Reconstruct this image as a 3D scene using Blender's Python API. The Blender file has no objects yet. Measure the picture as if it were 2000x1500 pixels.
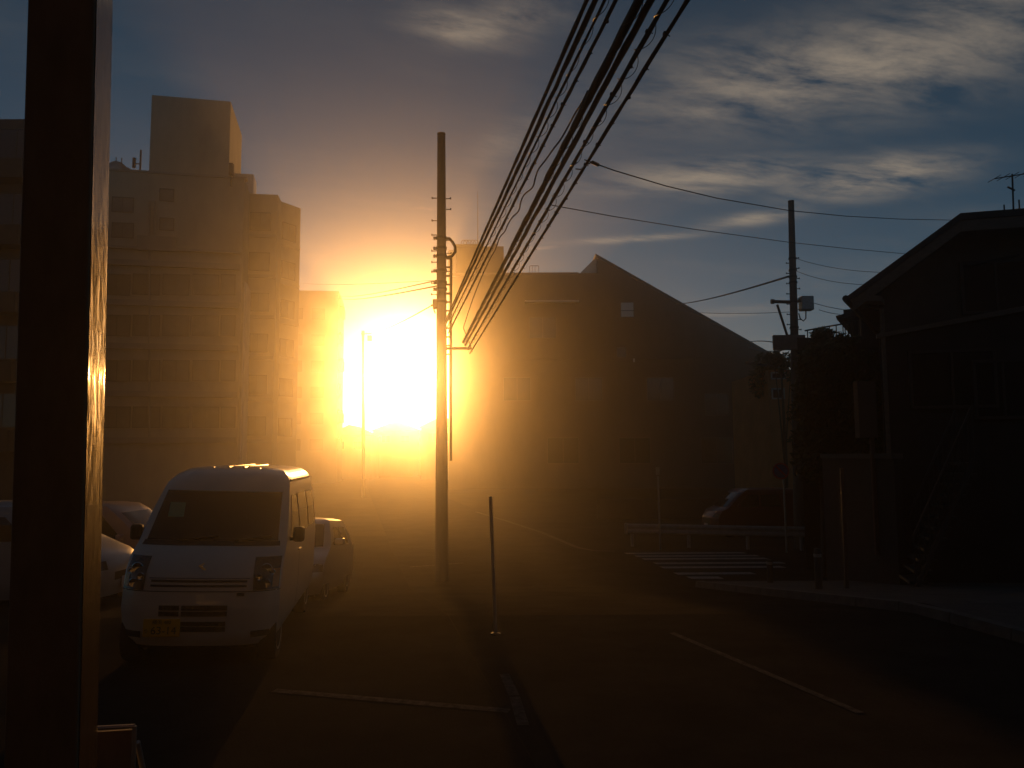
import bpy, math, random
from mathutils import Vector, Matrix
random.seed(7)
R = math.radians
sc = bpy.context.scene
col = sc.collection

# ------------------------------------------------------------------ camera
F = 1520.0                                   # focal length in pixels of the 2000 px wide photograph
CAM = Vector((0.0, 0.0, 2.0))
PITCH, ROLL = math.atan(140.0 / F), 0.006
fwd = Vector((0, math.cos(PITCH), math.sin(PITCH)))
up0 = Vector((0, -math.sin(PITCH), math.cos(PITCH)))
rt0 = Vector((1, 0, 0))
rgt = rt0 * math.cos(ROLL) - up0 * math.sin(ROLL)
upv = up0 * math.cos(ROLL) + rt0 * math.sin(ROLL)
cam_d = bpy.data.cameras.new('camera')
cam = bpy.data.objects.new('camera', cam_d); col.objects.link(cam)
cam_d.sensor_fit = 'HORIZONTAL'; cam_d.sensor_width = 36.0; cam_d.lens = 36.0 * F / 2000.0
cam_d.clip_start = 0.05; cam_d.clip_end = 2000
cam.matrix_world = Matrix(((rgt.x, upv.x, -fwd.x, CAM.x), (rgt.y, upv.y, -fwd.y, CAM.y), (rgt.z, upv.z, -fwd.z, CAM.z), (0, 0, 0, 1)))
sc.camera = cam
sc.view_settings.view_transform = 'Standard'; sc.view_settings.look = 'None'
sc.view_settings.gamma = 1.0; sc.view_settings.use_curve_mapping = False
sc.view_settings.exposure = -0.35
sc.render.engine = 'CYCLES'
sc.cycles.use_denoising = True
sc.cycles.max_bounces = 6; sc.cycles.diffuse_bounces = 3; sc.cycles.glossy_bounces = 3
sc.cycles.transmission_bounces = 4; sc.cycles.volume_bounces = 1
sc.cycles.sample_clamp_indirect = 4.0; sc.cycles.sample_clamp_direct = 0.0
sc.cycles.caustics_reflective = False; sc.cycles.caustics_refractive = False

def ray(px, py):
    a, b = (px - 1000.0) / F, (750.0 - py) / F
    return fwd + rgt * a + upv * b
def at(px, py, D):
    d = ray(px, py); return CAM + d * (D / d.y)
def xat(px, D): return at(px, 890, D).x
def zat(py, D, px=1000): return at(px, py, D).z

# ------------------------------------------------------------------ sky
SUN_DIR = ray(790, 738).normalized()
SUN_EL, SUN_AZ = math.asin(SUN_DIR.z), math.atan2(SUN_DIR.x, SUN_DIR.y)
W = bpy.data.worlds.new('World'); sc.world = W; W.use_nodes = True
nt = W.node_tree; nt.nodes.clear()
def wn(t, **k):
    n = nt.nodes.new(t)
    for a, v in k.items(): setattr(n, a, v)
    return n
def put(sock, v):
    if hasattr(v, 'is_output'): nt.links.new(v, sock)
    elif v is not None: sock.default_value = v
def M(op, a, b=None, c=None, clamp=False):
    n = wn('ShaderNodeMath', operation=op, use_clamp=clamp)
    put(n.inputs[0], a); put(n.inputs[1], b)
    if c is not None: put(n.inputs[2], c)
    return n.outputs[0]
def VM(op, a, b=None, s=None):
    n = wn('ShaderNodeVectorMath', operation=op)
    put(n.inputs[0], a)
    if b is not None: put(n.inputs[1], b)
    if s is not None: put(n.inputs['Scale'], s)
    return n.outputs['Value'] if op in ('DOT_PRODUCT', 'LENGTH') else n.outputs[0]
out = wn('ShaderNodeOutputWorld'); bg = wn('ShaderNodeBackground')
SKY_STRENGTH = 0.05
sky = wn('ShaderNodeTexSky', sky_type='NISHITA', sun_disc=False, sun_elevation=SUN_EL, sun_rotation=SUN_AZ,
         altitude=0, air_density=0.5, dust_density=0.15, ozone_density=1.5)
tc = wn('ShaderNodeTexCoord'); dirv = VM('NORMALIZE', tc.outputs['Generated'])
sep = wn('ShaderNodeSeparateXYZ'); nt.links.new(dirv, sep.inputs[0])
dx, dy, dz = sep.outputs
zc = M('MAXIMUM', dz, 0.02)
# cloud sheet: directions projected on a flat layer overhead
pu, pv = M('DIVIDE', dx, zc), M('DIVIDE', dy, zc)
def noise(vec, scale, detail, rough, dist=0.0):
    n = wn('ShaderNodeTexNoise'); put(n.inputs['Vector'], vec)
    n.inputs['Scale'].default_value = scale; n.inputs['Detail'].default_value = detail
    n.inputs['Roughness'].default_value = rough; n.inputs['Distortion'].default_value = dist
    return n.outputs[0]
cmb = wn('ShaderNodeCombineXYZ')
put(cmb.inputs[0], M('ADD', M('MULTIPLY', pu, 0.42), M('MULTIPLY', pv, 0.15))); put(cmb.inputs[1], M('SUBTRACT', M('MULTIPLY', pv, 1.0), M('MULTIPLY', pu, 0.35)))
cn1 = noise(cmb.outputs[0], 5.0, 12, 0.68, 0.25)
cn2 = noise(cmb.outputs[0], 0.9, 5, 0.55, 0.3)
# banks of cloud: tangent coordinates about the view's azimuth, each bank an oval
ty = M('MAXIMUM', dy, 0.05); ta, te = M('DIVIDE', dx, ty), M('DIVIDE', dz, ty)
def bank(px, py, rx, ry, tilt, amp):
    d = ray(px, py); a0, e0 = d.x / d.y, d.z / d.y
    c, s = math.cos(tilt), math.sin(tilt)
    u, v = M('SUBTRACT', ta, a0), M('SUBTRACT', te, e0)
    p = M('DIVIDE', M('ADD', M('MULTIPLY', u, c), M('MULTIPLY', v, s)), rx / F)
    q = M('DIVIDE', M('SUBTRACT', M('MULTIPLY', v, c), M('MULTIPLY', u, s)), ry / F)
    r2 = M('ADD', M('MULTIPLY', p, p), M('MULTIPLY', q, q))
    return M('MULTIPLY', M('EXPONENT', M('MULTIPLY', r2, -1.0)), amp)
banks = [bank(900, 55, 110, 38, -0.15, 1.0), bank(1010, 30, 120, 40, 0.1, 0.6), bank(1640, 135, 400, 95, 0.16, 0.95), bank(1900, 60, 220, 110, 0.1, 0.75),
         bank(1400, 210, 160, 45, 0.1, 0.6), bank(1400, 345, 230, 34, 0.05, 0.95), bank(1700, 345, 170, 38, 0.14, 1.25), bank(1480, 425, 95, 14, 0.15, 1.0),
         bank(1240, 466, 120, 7, 0.06, 0.9), bank(1060, 484, 30, 4, 0.1, 0.5), bank(832, 408, 26, 5, -0.03, 0.5), bank(1000, 270, 90, 40, 0.6, 0.35), bank(1420, 612, 130, 10, 0.08, 0.5)]
msk = banks[0]
for b in banks[1:]: msk = M('MAXIMUM', msk, b)
msk = M('MAXIMUM', msk, M('MULTIPLY', M('SUBTRACT', cn2, 0.5), 0.9))
cloud = M('MULTIPLY', msk, M('MULTIPLY_ADD', cn1, 4.0, -1.45, clamp=True))
cloud = M('MULTIPLY', cloud, 0.80, clamp=True)
# aureole round the sun
cosang = VM('DOT_PRODUCT', dirv, tuple(SUN_DIR))
ang = M('ARCCOSINE', M('MINIMUM', cosang, 0.999999))
def glow(width, amp, power=1.0):
    x = M('DIVIDE', ang, R(width))
    if power != 1.0: x = M('POWER', x, power)
    return M('MULTIPLY', M('EXPONENT', M('MULTIPLY', x, -1.0)), amp)
def scaled(colr, f):
    n = wn('ShaderNodeVectorMath', operation='SCALE'); n.inputs[0].default_value = colr; put(n.inputs['Scale'], f); return n.outputs[0]
skyv = VM('MULTIPLY', VM('SCALE', sky.outputs[0], s=SKY_STRENGTH), (0.44, 0.72, 0.68))
mix = wn('ShaderNodeMix', data_type='RGBA'); put(mix.inputs[0], cloud); put(mix.inputs[6], skyv)
mix.inputs[7].default_value = (0.42, 0.345, 0.26, 1)
tot = VM('ADD', mix.outputs[2], scaled((1.0, 0.50, 0.20), glow(5.0, 0.0)))
tot = VM('ADD', tot, scaled((1.0, 0.80, 0.42), glow(2.3, 14.0, 1.9)))
tot = VM('ADD', tot, scaled((1.0, 0.9, 0.7), glow(0.5, 400.0, 3.0)))
put(bg.inputs[0], tot); bg.inputs[1].default_value = 1.0
nt.links.new(bg.outputs[0], out.inputs[0])

# ------------------------------------------------------------------ sun
sun_d = bpy.data.lights.new('sun', 'SUN'); sun = bpy.data.objects.new('sun', sun_d); col.objects.link(sun)
sun_d.energy = 5.0; sun_d.angle = R(0.53); sun_d.color = (1.0, 0.425, 0.085)
sun.rotation_euler = SUN_DIR.to_track_quat('Z', 'Y').to_euler(); sun.location = (0, 0, 60)

# ------------------------------------------------------------------ materials
def mat(name, c, rough=0.8, metal=0.0, var=0.25, vscale=6.0, bump=0.0, bscale=40.0, spec=0.5, coat=0.0, stretch=(1, 1, 1), emit=None):
    m = bpy.data.materials.new(name); m.use_nodes = True
    t = m.node_tree; p = t.nodes['Principled BSDF']
    p.inputs['Roughness'].default_value = rough; p.inputs['Metallic'].default_value = metal
    p.inputs['Specular IOR Level'].default_value = spec; p.inputs['Coat Weight'].default_value = coat
    g = t.nodes.new('ShaderNodeTexCoord'); mp = t.nodes.new('ShaderNodeMapping'); mp.inputs['Scale'].default_value = stretch
    t.links.new(g.outputs['Object'], mp.inputs[0])
    if var:
        n = t.nodes.new('ShaderNodeTexNoise'); n.inputs['Scale'].default_value = vscale; n.inputs['Detail'].default_value = 6; n.inputs['Roughness'].default_value = 0.65
        t.links.new(mp.outputs[0], n.inputs['Vector'])
        rp = t.nodes.new('ShaderNodeValToRGB')
        rp.color_ramp.elements[0].position = 0.3; rp.color_ramp.elements[1].position = 0.72
        rp.color_ramp.elements[0].color = tuple(x * (1 - var) for x in c) + (1,); rp.color_ramp.elements[1].color = tuple(min(1, x * (1 + var)) for x in c) + (1,)
        t.links.new(n.outputs[0], rp.inputs[0]); t.links.new(rp.outputs[0], p.inputs['Base Color'])
    else: p.inputs['Base Color'].default_value = tuple(c) + (1,)
    if bump:
        n2 = t.nodes.new('ShaderNodeTexNoise'); n2.inputs['Scale'].default_value = bscale; n2.inputs['Detail'].default_value = 5
        t.links.new(mp.outputs[0], n2.inputs['Vector'])
        b = t.nodes.new('ShaderNodeBump'); b.inputs['Strength'].default_value = bump; b.inputs['Distance'].default_value = 0.02
        t.links.new(n2.outputs[0], b.inputs['Height']); t.links.new(b.outputs[0], p.inputs['Normal'])
    return m
m_asph = mat('asphalt', (0.038, 0.036, 0.033), 0.95, bump=0.5, bscale=90, vscale=1.2, spec=0.0)
m_lot = mat('lot_asphalt', (0.036, 0.034, 0.031), 0.95, bump=0.5, bscale=70, vscale=0.8, spec=0.0)
m_soil = mat('ground_soil', (0.05, 0.045, 0.035), 0.95, bump=0.4, bscale=8, vscale=0.5, spec=0.0)
m_pave = mat('pavement_slab', (0.085, 0.08, 0.072), 0.9, bump=0.3, bscale=30, vscale=2, spec=0.25)
m_zebra = mat('zebra_paint', (0.34, 0.33, 0.31), 0.9, var=0.4, vscale=9, bump=0.2, bscale=80, spec=0.0)
m_kerb = mat('kerb_concrete', (0.12, 0.115, 0.105), 0.9, bump=0.3, bscale=30, vscale=4, spec=0.25)
m_line = mat('road_paint', (0.095, 0.09, 0.085), 0.9, var=0.5, vscale=14, bump=0.2, bscale=80, spec=0.0)
m_conc = mat('pole_concrete', (0.09, 0.083, 0.074), 0.85, var=0.2, vscale=5, bump=0.2, bscale=25, stretch=(1, 1, 0.2))
m_wallA = mat('render_beige', (0.34, 0.30, 0.25), 0.9, var=0.18, vscale=0.5, bump=0.15, bscale=12, stretch=(1, 1, 0.4), spec=0.2)
m_wallB = mat('render_grey', (0.26, 0.24, 0.22), 0.9, var=0.18, vscale=0.4, bump=0.15, bscale=12, stretch=(1, 1, 0.4), spec=0.2)
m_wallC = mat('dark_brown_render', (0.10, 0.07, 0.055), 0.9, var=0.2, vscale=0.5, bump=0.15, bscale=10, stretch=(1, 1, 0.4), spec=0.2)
m_wallD = mat('house_stucco', (0.11, 0.095, 0.075), 0.9, var=0.2, vscale=1.2, bump=0.3, bscale=40, spec=0.2)
m_wallE = mat('house_siding_dark', (0.05, 0.045, 0.042), 0.9, var=0.2, vscale=1.2, bump=0.2, bscale=20, spec=0.2)
m_wallF = mat('orange_render', (0.45, 0.20, 0.09), 0.9, var=0.15, vscale=1.0, spec=0.2)
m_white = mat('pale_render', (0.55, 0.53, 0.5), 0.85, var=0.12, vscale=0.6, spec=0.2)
m_roof = mat('roof_slate', (0.055, 0.05, 0.048), 0.85, var=0.25, vscale=3, bump=0.2, bscale=20, spec=0.3)
m_fascia = mat('bargeboard_brown', (0.17, 0.13, 0.10), 0.8, var=0.2, vscale=4, stretch=(1, 1, 3))
m_win = mat('window_glass', (0.02, 0.022, 0.025), 0.12, var=0.0, spec=0.5)
m_curt = mat('curtained_glass', (0.15, 0.135, 0.11), 0.3, var=0.3, vscale=0.7, spec=0.4)
m_brframe = mat('bronze_frame', (0.10, 0.085, 0.07), 0.6, var=0.1)
m_winl = mat('frosted_pane', (0.55, 0.55, 0.52), 0.35, var=0.05, spec=0.5)
m_frame = mat('aluminium_frame', (0.35, 0.34, 0.33), 0.45, metal=0.7, var=0.1)
m_steel = mat('galvanised_steel', (0.38, 0.38, 0.37), 0.5, metal=0.75, var=0.2, vscale=12)
m_dark = mat('dark_metal', (0.035, 0.033, 0.03), 0.65, metal=0.0, var=0.2)
m_cable = mat('cable_black', (0.018, 0.017, 0.016), 0.6, var=0.2)
m_post = mat('painted_post', (0.16, 0.105, 0.065), 0.6, var=0.3, vscale=9, bump=0.10, bscale=14, stretch=(1, 1, 0.35), spec=0.4)
m_leaf = mat('leaves', (0.05, 0.065, 0.022), 0.7, var=0.4, vscale=2.5, spec=0.3)
m_bark = mat('bark', (0.09, 0.07, 0.05), 0.9, var=0.3, bump=0.4)
m_van = mat('flare_tinted_white_paint', (0.62, 0.555, 0.47), 0.35, var=0.04, vscale=3, coat=0.5)  # white paint with the warm flare tint mixed into its colour
m_silver = mat('silver_car_paint', (0.36, 0.35, 0.33), 0.35, metal=0.5, var=0.05, coat=0.6)
m_pearl = mat('pale_car_paint', (0.36, 0.37, 0.37), 0.4, var=0.05, coat=0.5)
m_pink = mat('dull_pink_car_paint', (0.36, 0.22, 0.20), 0.4, var=0.05, coat=0.5)
m_red = mat('red_car_paint', (0.14, 0.014, 0.012), 0.5, var=0.05, coat=0.5)
m_carglass = mat('car_glass', (0.012, 0.013, 0.014), 0.06, var=0.0, spec=0.5)
m_lamp = mat('headlamp_glass', (0.06, 0.045, 0.03), 0.12, var=0.3, vscale=30, bump=0.2, bscale=50, coat=0.8)
m_chrome = mat('chrome', (0.75, 0.74, 0.72), 0.12, metal=1.0, var=0.0)
m_amber = mat('amber_lens', (0.55, 0.20, 0.02), 0.2, var=0.1, coat=0.5)
m_tail = mat('red_lens', (0.45, 0.02, 0.02), 0.2, var=0.1, coat=0.5)
m_black = mat('black_plastic', (0.02, 0.02, 0.02), 0.6, var=0.1)
m_tyre = mat('tyre_rubber', (0.02, 0.02, 0.02), 0.9, var=0.2)
m_yel = mat('yellow_plate', (0.70, 0.40, 0.03), 0.5, var=0.05)
m_red2 = mat('sign_red', (0.50, 0.03, 0.03), 0.5, var=0.1)
m_blue = mat('sign_blue', (0.03, 0.07, 0.30), 0.5, var=0.1)
m_board = mat('board_face', (0.16, 0.13, 0.11), 0.7, var=0.25, vscale=5)
m_rail = mat('guardrail_white', (0.30, 0.28, 0.26), 0.5, var=0.2, vscale=6)
m_green = mat('green_sticker', (0.10, 0.28, 0.16), 0.6, var=0.1)

# ------------------------------------------------------------------ mesh helpers
ORG = {}
class MB:
    def __init__(s): s.v = []; s.f = []
    def add(s, vs, fs):
        b = len(s.v); s.v += [Vector(p) for p in vs]; s.f += [tuple(b + i for i in q) for q in fs]; return s
    def box(s, c, d, rz=0.0, m=None):
        x, y, z = (k / 2 for k in d)
        vs = [Vector((i * x, j * y, k * z)) for i in (-1, 1) for j in (-1, 1) for k in (-1, 1)]
        if m is None: m = Matrix.Rotation(rz, 3, 'Z')
        return s.add([m @ p + Vector(c) for p in vs], [(0, 1, 3, 2), (4, 6, 7, 5), (0, 4, 5, 1), (2, 3, 7, 6), (0, 2, 6, 4), (1, 5, 7, 3)])
    def bx(s, x0, x1, y0, y1, z0, z1): return s.box(((x0 + x1) / 2, (y0 + y1) / 2, (z0 + z1) / 2), (abs(x1 - x0), abs(y1 - y0), abs(z1 - z0)))
    def prism(s, poly, off):
        n = len(poly); off = Vector(off); a = [Vector(p) for p in poly]
        nrm = Vector((0, 0, 0))
        for i in range(n): nrm += a[i].cross(a[(i + 1) % n])
        if nrm.dot(off) > 0: a = a[::-1]
        b = [p + off for p in a]
        return s.add(a + b, [tuple(range(n)), tuple(range(2 * n - 1, n - 1, -1))] + [(i, n + i, n + (i + 1) % n, (i + 1) % n) for i in range(n)])
    def plan(s, poly, z0, z1): return s.prism([(x, y, z0) for x, y in poly], (0, 0, z1 - z0))
    def tube(s, pts, r, n=8, caps=True):
        pts = [Vector(p) for p in pts]; rs = r if isinstance(r, (list, tuple)) else [r] * len(pts)
        rings = []; ref = None
        for i, p in enumerate(pts):
            t = (pts[min(i + 1, len(pts) - 1)] - pts[max(i - 1, 0)]).normalized()
            if ref is None: ref = Vector((0, 0, 1)) if abs(t.z) < 0.9 else Vector((1, 0, 0))
            u = t.cross(ref).normalized(); w = u.cross(t).normalized(); ref = w
            rings.append([p + (u * math.cos(2 * math.pi * k / n) + w * math.sin(2 * math.pi * k / n)) * rs[i] for k in range(n)])
        vs = [q for rg in rings for q in rg]; fs = []
        for i in range(len(pts) - 1):
            for k in range(n): fs.append((i * n + k, i * n + (k + 1) % n, (i + 1) * n + (k + 1) % n, (i + 1) * n + k))
        if caps: fs += [tuple(range(n))[::-1], tuple((len(pts) - 1) * n + k for k in range(n))]
        return s.add(vs, fs)
    def lathe(s, prof, c, axis='Z', n=20):
        vs = []
        for r, h in prof:
            for k in range(n):
                a = 2 * math.pi * k / n; p = (r * math.cos(a), r * math.sin(a), h)
                if axis == 'X': p = (p[2], p[0], p[1])
                if axis == 'Y': p = (p[0], p[2], p[1])
                vs.append(Vector(p) + Vector(c))
        fs = []
        for i in range(len(prof) - 1):
            for k in range(n): fs.append((i * n + k, i * n + (k + 1) % n, (i + 1) * n + (k + 1) % n, (i + 1) * n + k))
        fs += [tuple(range(n))[::-1], tuple((len(prof) - 1) * n + k for k in range(n))]
        return s.add(vs, fs)
    def grid(s, rows):
        n = len(rows[0]); vs = [p for r in rows for p in r]
        return s.add(vs, [(i * n + j, i * n + j + 1, (i + 1) * n + j + 1, (i + 1) * n + j) for i in range(len(rows) - 1) for j in range(n - 1)])
    def build(s, name, m, parent=None, smooth=None, bevel=0.0, org=None, subd=0):
        o0 = org if org is not None else (ORG.get(parent.name, Vector((0, 0, 0))) if parent else Vector((0, 0, 0)))
        me = bpy.data.meshes.new(name); me.from_pydata([tuple(p - o0) for p in s.v], [], s.f); me.update()
        me.materials.append(m)
        o = bpy.data.objects.new(name, me); col.objects.link(o)
        if smooth is not None:
            me.polygons.foreach_set('use_smooth', [True] * len(me.polygons)); me.set_sharp_from_angle(angle=R(smooth))
        if bevel:
            b = o.modifiers.new('bevel', 'BEVEL'); b.width = bevel; b.segments = 2; b.limit_method = 'ANGLE'; b.angle_limit = R(40)
        if parent: o.parent = parent; ORG[o.name] = o0
        else:
            o.location = o0; ORG[o.name] = o0
        return o
def tag(o, label=None, cat=None, group=None, kind=None):
    if label: o['label'] = label
    if cat: o['category'] = cat
    if group: o['group'] = group
    if kind: o['kind'] = kind
    return o
def thing(name, loc, label, cat, group=None, rz=0.0, local=False):
    o = bpy.data.objects.new(name, None); col.objects.link(o); o.location = loc; o.rotation_euler = (0, 0, rz)
    o.empty_display_size = 0.3
    ORG[o.name] = Vector((0, 0, 0)) if local else Vector(loc)
    return tag(o, label, cat, group)
def struct(mb, name, m, **k): return tag(mb.build(name, m, **k), kind='structure')
def copy_tree(o, parent=None):
    c = o.copy(); col.objects.link(c)
    if parent: c.parent = parent
    ORG[c.name] = ORG.get(o.name, Vector((0, 0, 0)))
    for ch in list(o.children): copy_tree(ch, c)
    return c

# ------------------------------------------------------------------ ground profile
GP = [(-60, 0.0), (10, 0.0), (17, -0.8), (26, -1.0), (60, -1.2), (420, -1.2)]
def gz(y):
    for (a, za), (b, zb) in zip(GP, GP[1:]):
        if y <= b: return za + (zb - za) * (y - a) / (b - a)
    return GP[-1][1]
def gnd(px, py):
    lo, hi = 1.0, 300.0
    for _ in range(50):
        mdl = (lo + hi) / 2; p = at(px, py, mdl)
        if p.z > gz(mdl): lo = mdl
        else: hi = mdl
    return at(px, py, lo)
def sheet(xl, xr, y0, y1, dz, step=1.0):
    ys = sorted(set([y0, y1] + [g for g, _ in GP if y0 < g < y1] + [y0 + step * i for i in range(1, int((y1 - y0) / step))]))
    return MB().grid([[Vector((f(y), y, gz(y) + dz)) for f in (xl, xr)] for y in ys])
K = lambda v: (lambda y: v)
struct(MB().grid([[Vector((x, y, gz(y))) for x in (-240, -60, -20, 0, 20, 60, 240)] for y in (-55, -20, 0, 10, 13, 17, 26, 60, 120, 400)]), 'ground', m_soil)
RL = lambda y: -0.55 - 0.2 * (y - 8.7)      # left edge of the road
RR = lambda y: 4.1 - 0.2 * (y - 14.6)       # right edge
struct(sheet(RL, RR, -20, 110, 0.004, 4), 'road', m_asph)
struct(sheet(K(-14), lambda y: RL(y) - 0.01, 3.4, 30, 0.004, 4), 'parking_lot', m_lot)
struct(sheet(lambda y: RR(y) + 0.01, K(40), 16.9, 25, 0.004, 4), 'side_road', m_asph)
# pavement beside the road on the right with a kerb of stones
pv = MB(); ys = [-10, 0, 4, 8, 10, 13, 16.4]
for a, b in zip(ys, ys[1:]):
    pv.add([(RR(a) + .16, a, gz(a) + .12), (12, a, gz(a) + .12), (12, b, gz(b) + .12), (RR(b) + .16, b, gz(b) + .12)], [(0, 1, 2, 3)])
pv.add([(RR(16.4) + .16, 16.4, gz(16.4) + .12), (12, 16.4, gz(16.4) + .12), (12, 16.4, gz(16.4) - .1), (RR(16.4) + .16, 16.4, gz(16.4) - .1)], [(0, 1, 2, 3)])
pave = struct(pv, 'pavement', m_pave)
kerb0 = None
for i in range(14):
    y0 = 4.2 + i * 0.87; y1 = y0 + 0.85
    k = MB().add([(RR(y) + dx_, y, gz(y) + dz_) for y in (y0, y1) for dx_, dz_ in ((0, -.05), (0.02, .125), (.15, .13), (.15, -.05))],
                 [(0, 1, 2, 3), (7, 6, 5, 4), (0, 4, 5, 1), (1, 5, 6, 2), (2, 6, 7, 3)])
    k.build('kerb_stone', m_kerb, pave)
# raised walkway the photograph is taken from
struct(MB().bx(-6, 6, -8, 3.1, -0.2, 0.45), 'walkway', m_pave)
def stripe(name, a, b, w, dz=0.008, n=6, m=None):
    a, b = Vector(a), Vector(b); t = (b - a); t.z = 0; t.normalize(); s_ = Vector((-t.y, t.x, 0)) * w / 2
    rows = []
    for i in range(n + 1):
        p = a.lerp(b, i / n); rows.append([Vector((q.x, q.y, gz(q.y) + dz)) for q in (p + s_, p - s_)])
    return struct(MB().grid(rows), name, m or m_line)
stripe('parking_line', gnd(535, 1350), gnd(995, 1390), 0.10)
stripe('parking_line', gnd(985, 1318), gnd(1004, 1360), 0.09); stripe('parking_line', gnd(1005, 1362), gnd(1022, 1418), 0.09)
stripe('edge_line', gnd(1312, 1237), gnd(1680, 1394), 0.075, n=10)
stripe('edge_line', gnd(800, 1108), gnd(905, 1100), 0.10)
cl = [gnd(*p) for p in ((930, 1000), (990, 1018), (1060, 1041), (1100, 1058), (1128, 1070), (1160, 1076), (1200, 1077))]
rows = []
for i, p in enumerate(cl):
    t = cl[min(i + 1, len(cl) - 1)] - cl[max(i - 1, 0)]; t.z = 0; t.normalize(); s_ = Vector((-t.y, t.x, 0)) * 0.09
    rows.append([Vector((q.x, q.y, gz(q.y) + .009)) for q in (p + s_, p - s_)])
struct(MB().grid(rows), 'edge_line', m_line)
zeb = thing('zebra_crossing', (4, 20, gz(20)), 'white striped zebra crossing on the side road before the guardrail', 'zebra crossing'); zeb['kind'] = 'structure'
for (pl, pr, py) in ((1220, 1457, 1081.5), (1240, 1483, 1087), (1254, 1500, 1092.5), (1277, 1533, 1101), (1290, 1533, 1109), (1317, 1472, 1121), (1343, 1407, 1129)):
    a, b = gnd(pl, py), gnd(pr, py); hw = 0.19
    y0, y1 = a.y - hw, a.y + hw
    MB().add([(a.x + .05, y0, gz(y0) + .009), (b.x + .04, y0, gz(y0) + .009), (b.x, y1, gz(y1) + .009), (a.x, y1, gz(y1) + .009)], [(0, 1, 2, 3)]).build('stripe', m_zebra, zeb)

# ------------------------------------------------------------------ buildings, left
def face_pts(ax, ay, bx_, by, depth):
    a, b = Vector((ax, ay)), Vector((bx_, by)); t = (b - a).normalized(); n = Vector((-t.y, t.x)) * depth
    return [tuple(a), tuple(b), tuple(b + n), tuple(a + n)]
def win(parent, c, t, w, h, glass=m_win, proud=0.05, mull=1, fm=m_frame):
    """a window on a vertical wall: frame (part) > pane, c = centre on the wall, t = unit direction along the wall"""
    c = Vector(c); t = Vector((t[0], t[1], 0)).normalized(); nrm = Vector((t.y, -t.x, 0))
    m3 = Matrix((t, -nrm, Vector((0, 0, 1)))).transposed(); fr = MB(); e = 0.06
    ce = c + nrm * (proud / 2 - 0.01)
    for s in (-1, 1):
        fr.box(ce + t * s * (w / 2), (e, proud + .02, h + e), m=m3); fr.box(ce + Vector((0, 0, s * h / 2)), (w - e, proud + .02, e), m=m3)
    for k in range(mull): fr.box(ce + t * (w * ((k + 1) / (mull + 1) - .5)), (e * .7, proud, h - e), m=m3)
    f = fr.build('window', fm, parent)
    MB().box(c + nrm * 0.012, (w - .03, 0.02, h - .03), m=m3).build('pane', glass, f)
    return f
gL = gz(48.00)
apt = thing('apartment_building', (xat(330, 48.00), 48.00, gL), 'tall beige apartment block with a windowless box tower on its roof, left of the sun', 'building')
A = (at(120, 890, 45.97).x, 45.97); B = (at(463, 890, 48.00).x, 48.00)
TL = Vector((B[0] - A[0], B[1] - A[1])).normalized()
zt = zat(350, 48.00, 463)
MB().plan(face_pts(*A, *B, 9), gL, zt).build('wall', m_wallA, apt)
def onA(px, py, out_=0.0):                    # point of the main front under a pixel
    d = ray(px, py); n = Vector((TL.y, -TL.x)); k = ((Vector(A) + n * out_)).dot(n) / (d.x * n.x + d.y * n.y); return CAM + d * k
nA = Vector((TL.y, -TL.x, 0)); tA = Vector((TL.x, TL.y, 0)); mA = Matrix((tA, -nA, Vector((0, 0, 1)))).transposed()
# parapet coping
cp = Vector((A[0] + B[0], A[1] + B[1], 0)) / 2; LA = (Vector(B) - Vector(A)).length
MB().box((cp.x + nA.x * .0 - nA.x * .2, cp.y - nA.y * .2, zt + .06), (LA + .3, .55, .14), m=mA).build('coping', m_wallB, apt)
# roof tower
p0, p1 = onA(292, 300, -0.5), onA(448, 300, -0.5)
ztw = zat(198, p1.y, 448)
tw = face_pts(p0.x, p0.y, p1.x, p1.y, 5.4)
MB().plan(tw, zt - .1, ztw).build('roof_tower', m_wallA, apt, bevel=0.03)
# horizontal bands, windows, pipe on the front
for py in (488, 517, 594, 678, 770, 860):
    z = onA(330, py).z; hgt = 0.35 if py > 500 else 0.16
    MB().box((cp.x + nA.x * .12, cp.y + nA.y * .12, z), (LA - .2, .24, hgt), m=mA).build('floor_band', m_wallB, apt)
for px, py, w, h in ((326, 381, .8, .75), (326, 438, .8, .75)): win(apt, onA(px, py), TL, w, h, mull=0, fm=m_brframe, glass=m_curt)
for py in (556, 636, 724, 815):
    for px in (228, 286, 344, 402, 446): win(apt, onA(px, py), TL, 1.5 if px < 440 else .8, 1.25, mull=1 if px < 440 else 0, fm=m_brframe, glass=m_curt)
for py in (400, 450):
    win(apt, onA(240, py), TL, 1.2, 0.9, fm=m_brframe, glass=m_curt)
for px in (292, 302): MB().tube([onA(px, 392, .1), onA(px, 470, .1)], 0.06).build('drainpipe', m_wallB, apt)
MB().tube([onA(292, 470, .1), onA(292, 860, .1)], 0.06).build('drainpipe', m_wallB, apt)
MB().box(onA(306, 476, .12), (2.2, .3, .9), m=mA).build('meter_box', m_wallB, apt)
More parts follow.
